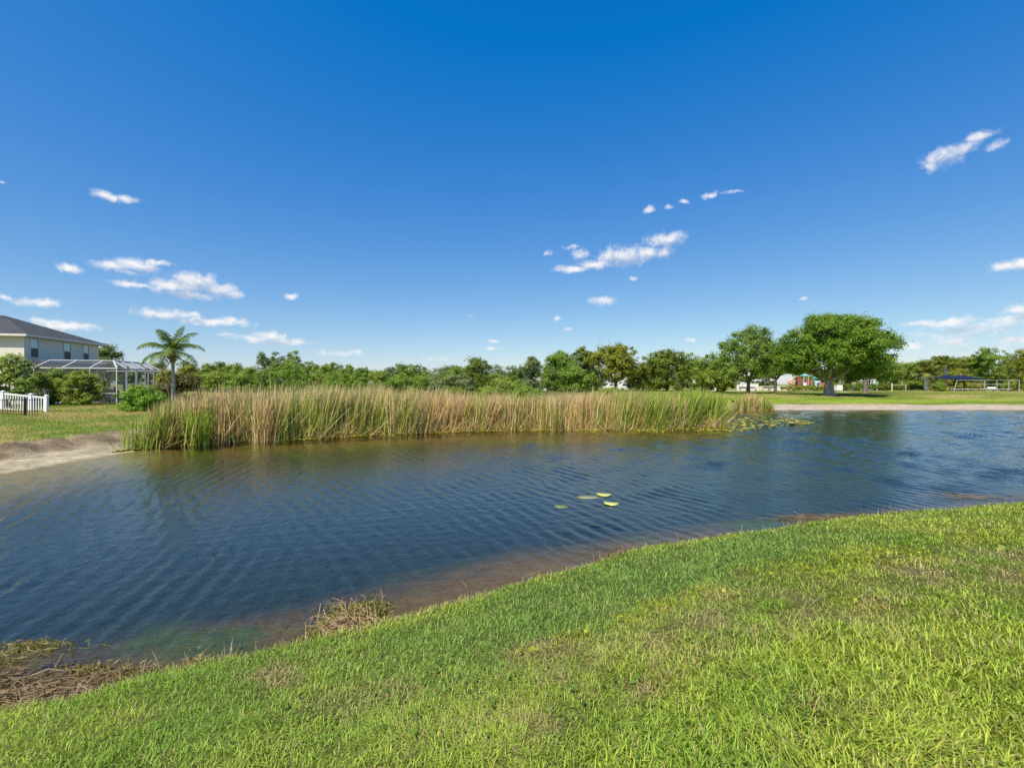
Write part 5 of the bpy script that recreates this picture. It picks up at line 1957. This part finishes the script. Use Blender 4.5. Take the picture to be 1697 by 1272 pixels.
MB().tube([(x, 106, ZG - .05), (x, 106, zl)], [.09, .06], 8).build('pole', M_GREYB, t)
MB().tube([(x, 106, zl), (x + .6, 106, zl + .08), (x + 1.2, 106, zl)], .05, 6).build('arm', M_WALLW, t)
MB().box((x + 1.0, 106, zl - .02), (.8, .3, .12)).build('lamp_head', M_WALLW, t)


def canopy():
    D = 94.0
    t = gthing('canopy', 'navy blue fabric canopy on brown posts beside the clipped bushes', 'canopy', 1598, D)
    x0, x1 = X_at(1569.5, D), X_at(1630, D)
    ze, zt = W(0, 627.0, D)[2], W(0, 621.3, D)[2]
    dp = 4.0
    m = MB()
    m.add([(x0, D, ze), (x1, D, ze), (x1, D + dp, ze), (x0, D + dp, ze), (x0 + 1.6, D + dp / 2, zt), ((x0 + x1) / 2 - .5, D + dp / 2, zt - .12), ((x0 + x1) / 2 + .6, D + dp / 2, zt), (x1 - 2.2, D + dp / 2, zt - .05)],
          [(0, 1, 7, 6, 5, 4), (1, 2, 7), (2, 3, 4, 5, 6, 7), (3, 0, 4)])
    m.add([(x0, D, ze - .22), (x1, D, ze - .22), (x1, D, ze - .005), (x0, D, ze - .005)], [(0, 1, 2, 3)])
    m.build('roof', M_NAVY, t)
    for a in (x0 + .12, x1 - .12):
        for b in (.1, dp - .1):
            MB().beam((a, D + b, ZG - .1), (a, D + b, ze - .01), .16).build('post', M_BROWN, t)
    for k_, (px, lb) in enumerate([(1581, 'brown picnic table under the left half of the navy canopy'), (1611, 'brown picnic table under the right half of the navy canopy')]):
        q = gthing('picnic_table', lb, 'table', px, D + 2, 'picnic tables under the canopy')
        x = X_at(px, D + 2)
        MB().box((x, D + 2, ZG + .76), (2.4, .8, .07)).build('table_top', M_BROWN, q)
        for s in (-.75, .75):
            MB().box((x, D + 2 + s, ZG + .46), (2.4, .28, .06)).build('seat', M_BROWN, q)
        for s in (-.9, .9):
            mm = MB()
            mm.beam((x + s, D + 1.3, ZG + .02), (x + s, D + 1.75, ZG + .74), .08)
            mm.beam((x + s, D + 2.7, ZG + .02), (x + s, D + 2.25, ZG + .74), .08)
            mm.beam((x + s, D + 1.15, ZG + .41), (x + s, D + 2.85, ZG + .41), .07)
            mm.build('leg', M_BROWN, q)
    b = gthing('bollard', 'short tan post at the left foot of the navy canopy', 'bollard', 1571, D - 2)
    x = X_at(1571, D - 2)
    MB().tube([(x, D - 2, ZG - .05), (x, D - 2, ZG + .62)], .2, 10).build('post', plain('tan_bollard', (.55, .36, .14), .7, .3), b)
    MB().tube([(x, D - 2, ZG + .62), (x, D - 2, ZG + .72)], [.24, .1], 10).build('cap', M_TAN, b)
    # white pipe frame
    M_WHITE = plain('weathered_white', (.50, .50, .49), .5, .3, vary=.15)
    D2 = 90.0
    f = gthing('pipe_fence', 'white pipe frame with low white kerb right of the canopy', 'fence', 1630, D2)
    zt, zm, zb = W(0, 629.7, D2)[2], W(0, 636.5, D2)[2], W(0, 644.4, D2)[2]
    a, b = X_at(1586, D2), X_at(1690, D2)
    m = MB()
    m.beam((a, D2, zt), (b, D2, zt), .06)
    m.beam((X_at(1613, D2), D2, zm), (X_at(1676, D2), D2, zm), .06)
    m.build('rail', M_WHITE, f)
    for px in (1632, 1652, 1672, 1689):
        MB().beam((X_at(px, D2), D2, ZG - .05), (X_at(px, D2), D2, zt - .055), .07).build('post', M_WHITE, f)
    MB().beam((a, D2, zt - .05), (a - .45, D2 + .2, ZG + .02), .08).build('brace', M_WHITE, f)
    MB().beam((X_at(1573, D2), D2 - .2, zb), (X_at(1676, D2), D2 - .2, zb), .08, .12).build('kerb', M_WHITE, f)
    m = MB()
    for px in np.arange(1574, 1677, 14):
        m.beam((X_at(px, D2), D2 - .2, ZG - .05), (X_at(px, D2), D2 - .2, zb - .08), .1)
    m.build('kerb_feet', M_BROWN, f)


canopy()
bench('white backed bench behind the white pipe frame', 1645, 97, M_WHITE, 'seats of the far right park')

# white concrete edge at the right end of the near bank
o = MB().box((12.0, 9.72, .03), (2.4, .30, .12), (1, .19, 0)).build('concrete_headwall', plain('pale_concrete', (.70, .68, .63), .85, .2, vary=.15), None, loc=(12.0, 9.72, 0))
tag(o, 'pale concrete edge on the near bank at the far right', 'headwall')


# ------------------------------------------------------------------ the dark bird on the far reeds
def bird():
    D = 44.6
    x = X_at(1214, D)
    z = W(0, 664.3, D)[2]
    me = bpy.data.meshes.new('bird')
    P = [(0, 0, 0), (.10, 0, .05), (.17, 0, .12), (.20, 0, .20), (.24, 0, .235), (.31, 0, .235), (-.12, 0, -.01), (-.25, 0, -.05), (-.36, 0, -.09), (.0, .03, -.10), (.01, .03, -.22), (.0, -.03, -.10), (.01, -.03, -.22)]
    Rr = [.085, .07, .035, .028, .036, .008, .07, .035, .02, .022, .009, .022, .009]
    E = [(0, 1), (1, 2), (2, 3), (3, 4), (4, 5), (0, 6), (6, 7), (7, 8), (0, 9), (9, 10), (0, 11), (11, 12)]
    me.from_pydata(P, E, [])
    ob = bpy.data.objects.new('bird', me)
    COL.objects.link(ob)
    sk = ob.modifiers.new('skin', 'SKIN')
    for v, q in zip(me.skin_vertices[0].data, Rr):
        v.radius = (q, q)
    me.skin_vertices[0].data[0].use_root = True
    ob.modifiers.new('sub', 'SUBSURF').render_levels = 1
    me.materials.append(plain('dark_feather', (.025, .02, .018), .7, .3, vary=.3))
    ob.location = (x, D, z)
    ob.rotation_euler = (0, 0, math.pi)
    tag(ob, 'dark long necked bird perched at the left edge of the far cattails', 'bird')
    m = MB()
    m.tube([(x - .5, D + .02, -.1), (x - .1, D + .01, z - .26), (x + .25, D, z - .235)], .03, 6)
    m.tube([(x + .4, D - .05, -.1), (x + .05, D, z - .25)], .03, 6)
    o = m.build('reed_perch', M_DEADSTEM, None, True, loc=(x, D, 0))
    tag(o, 'bent dead reeds that carry the dark bird', 'dead reeds')


bird()
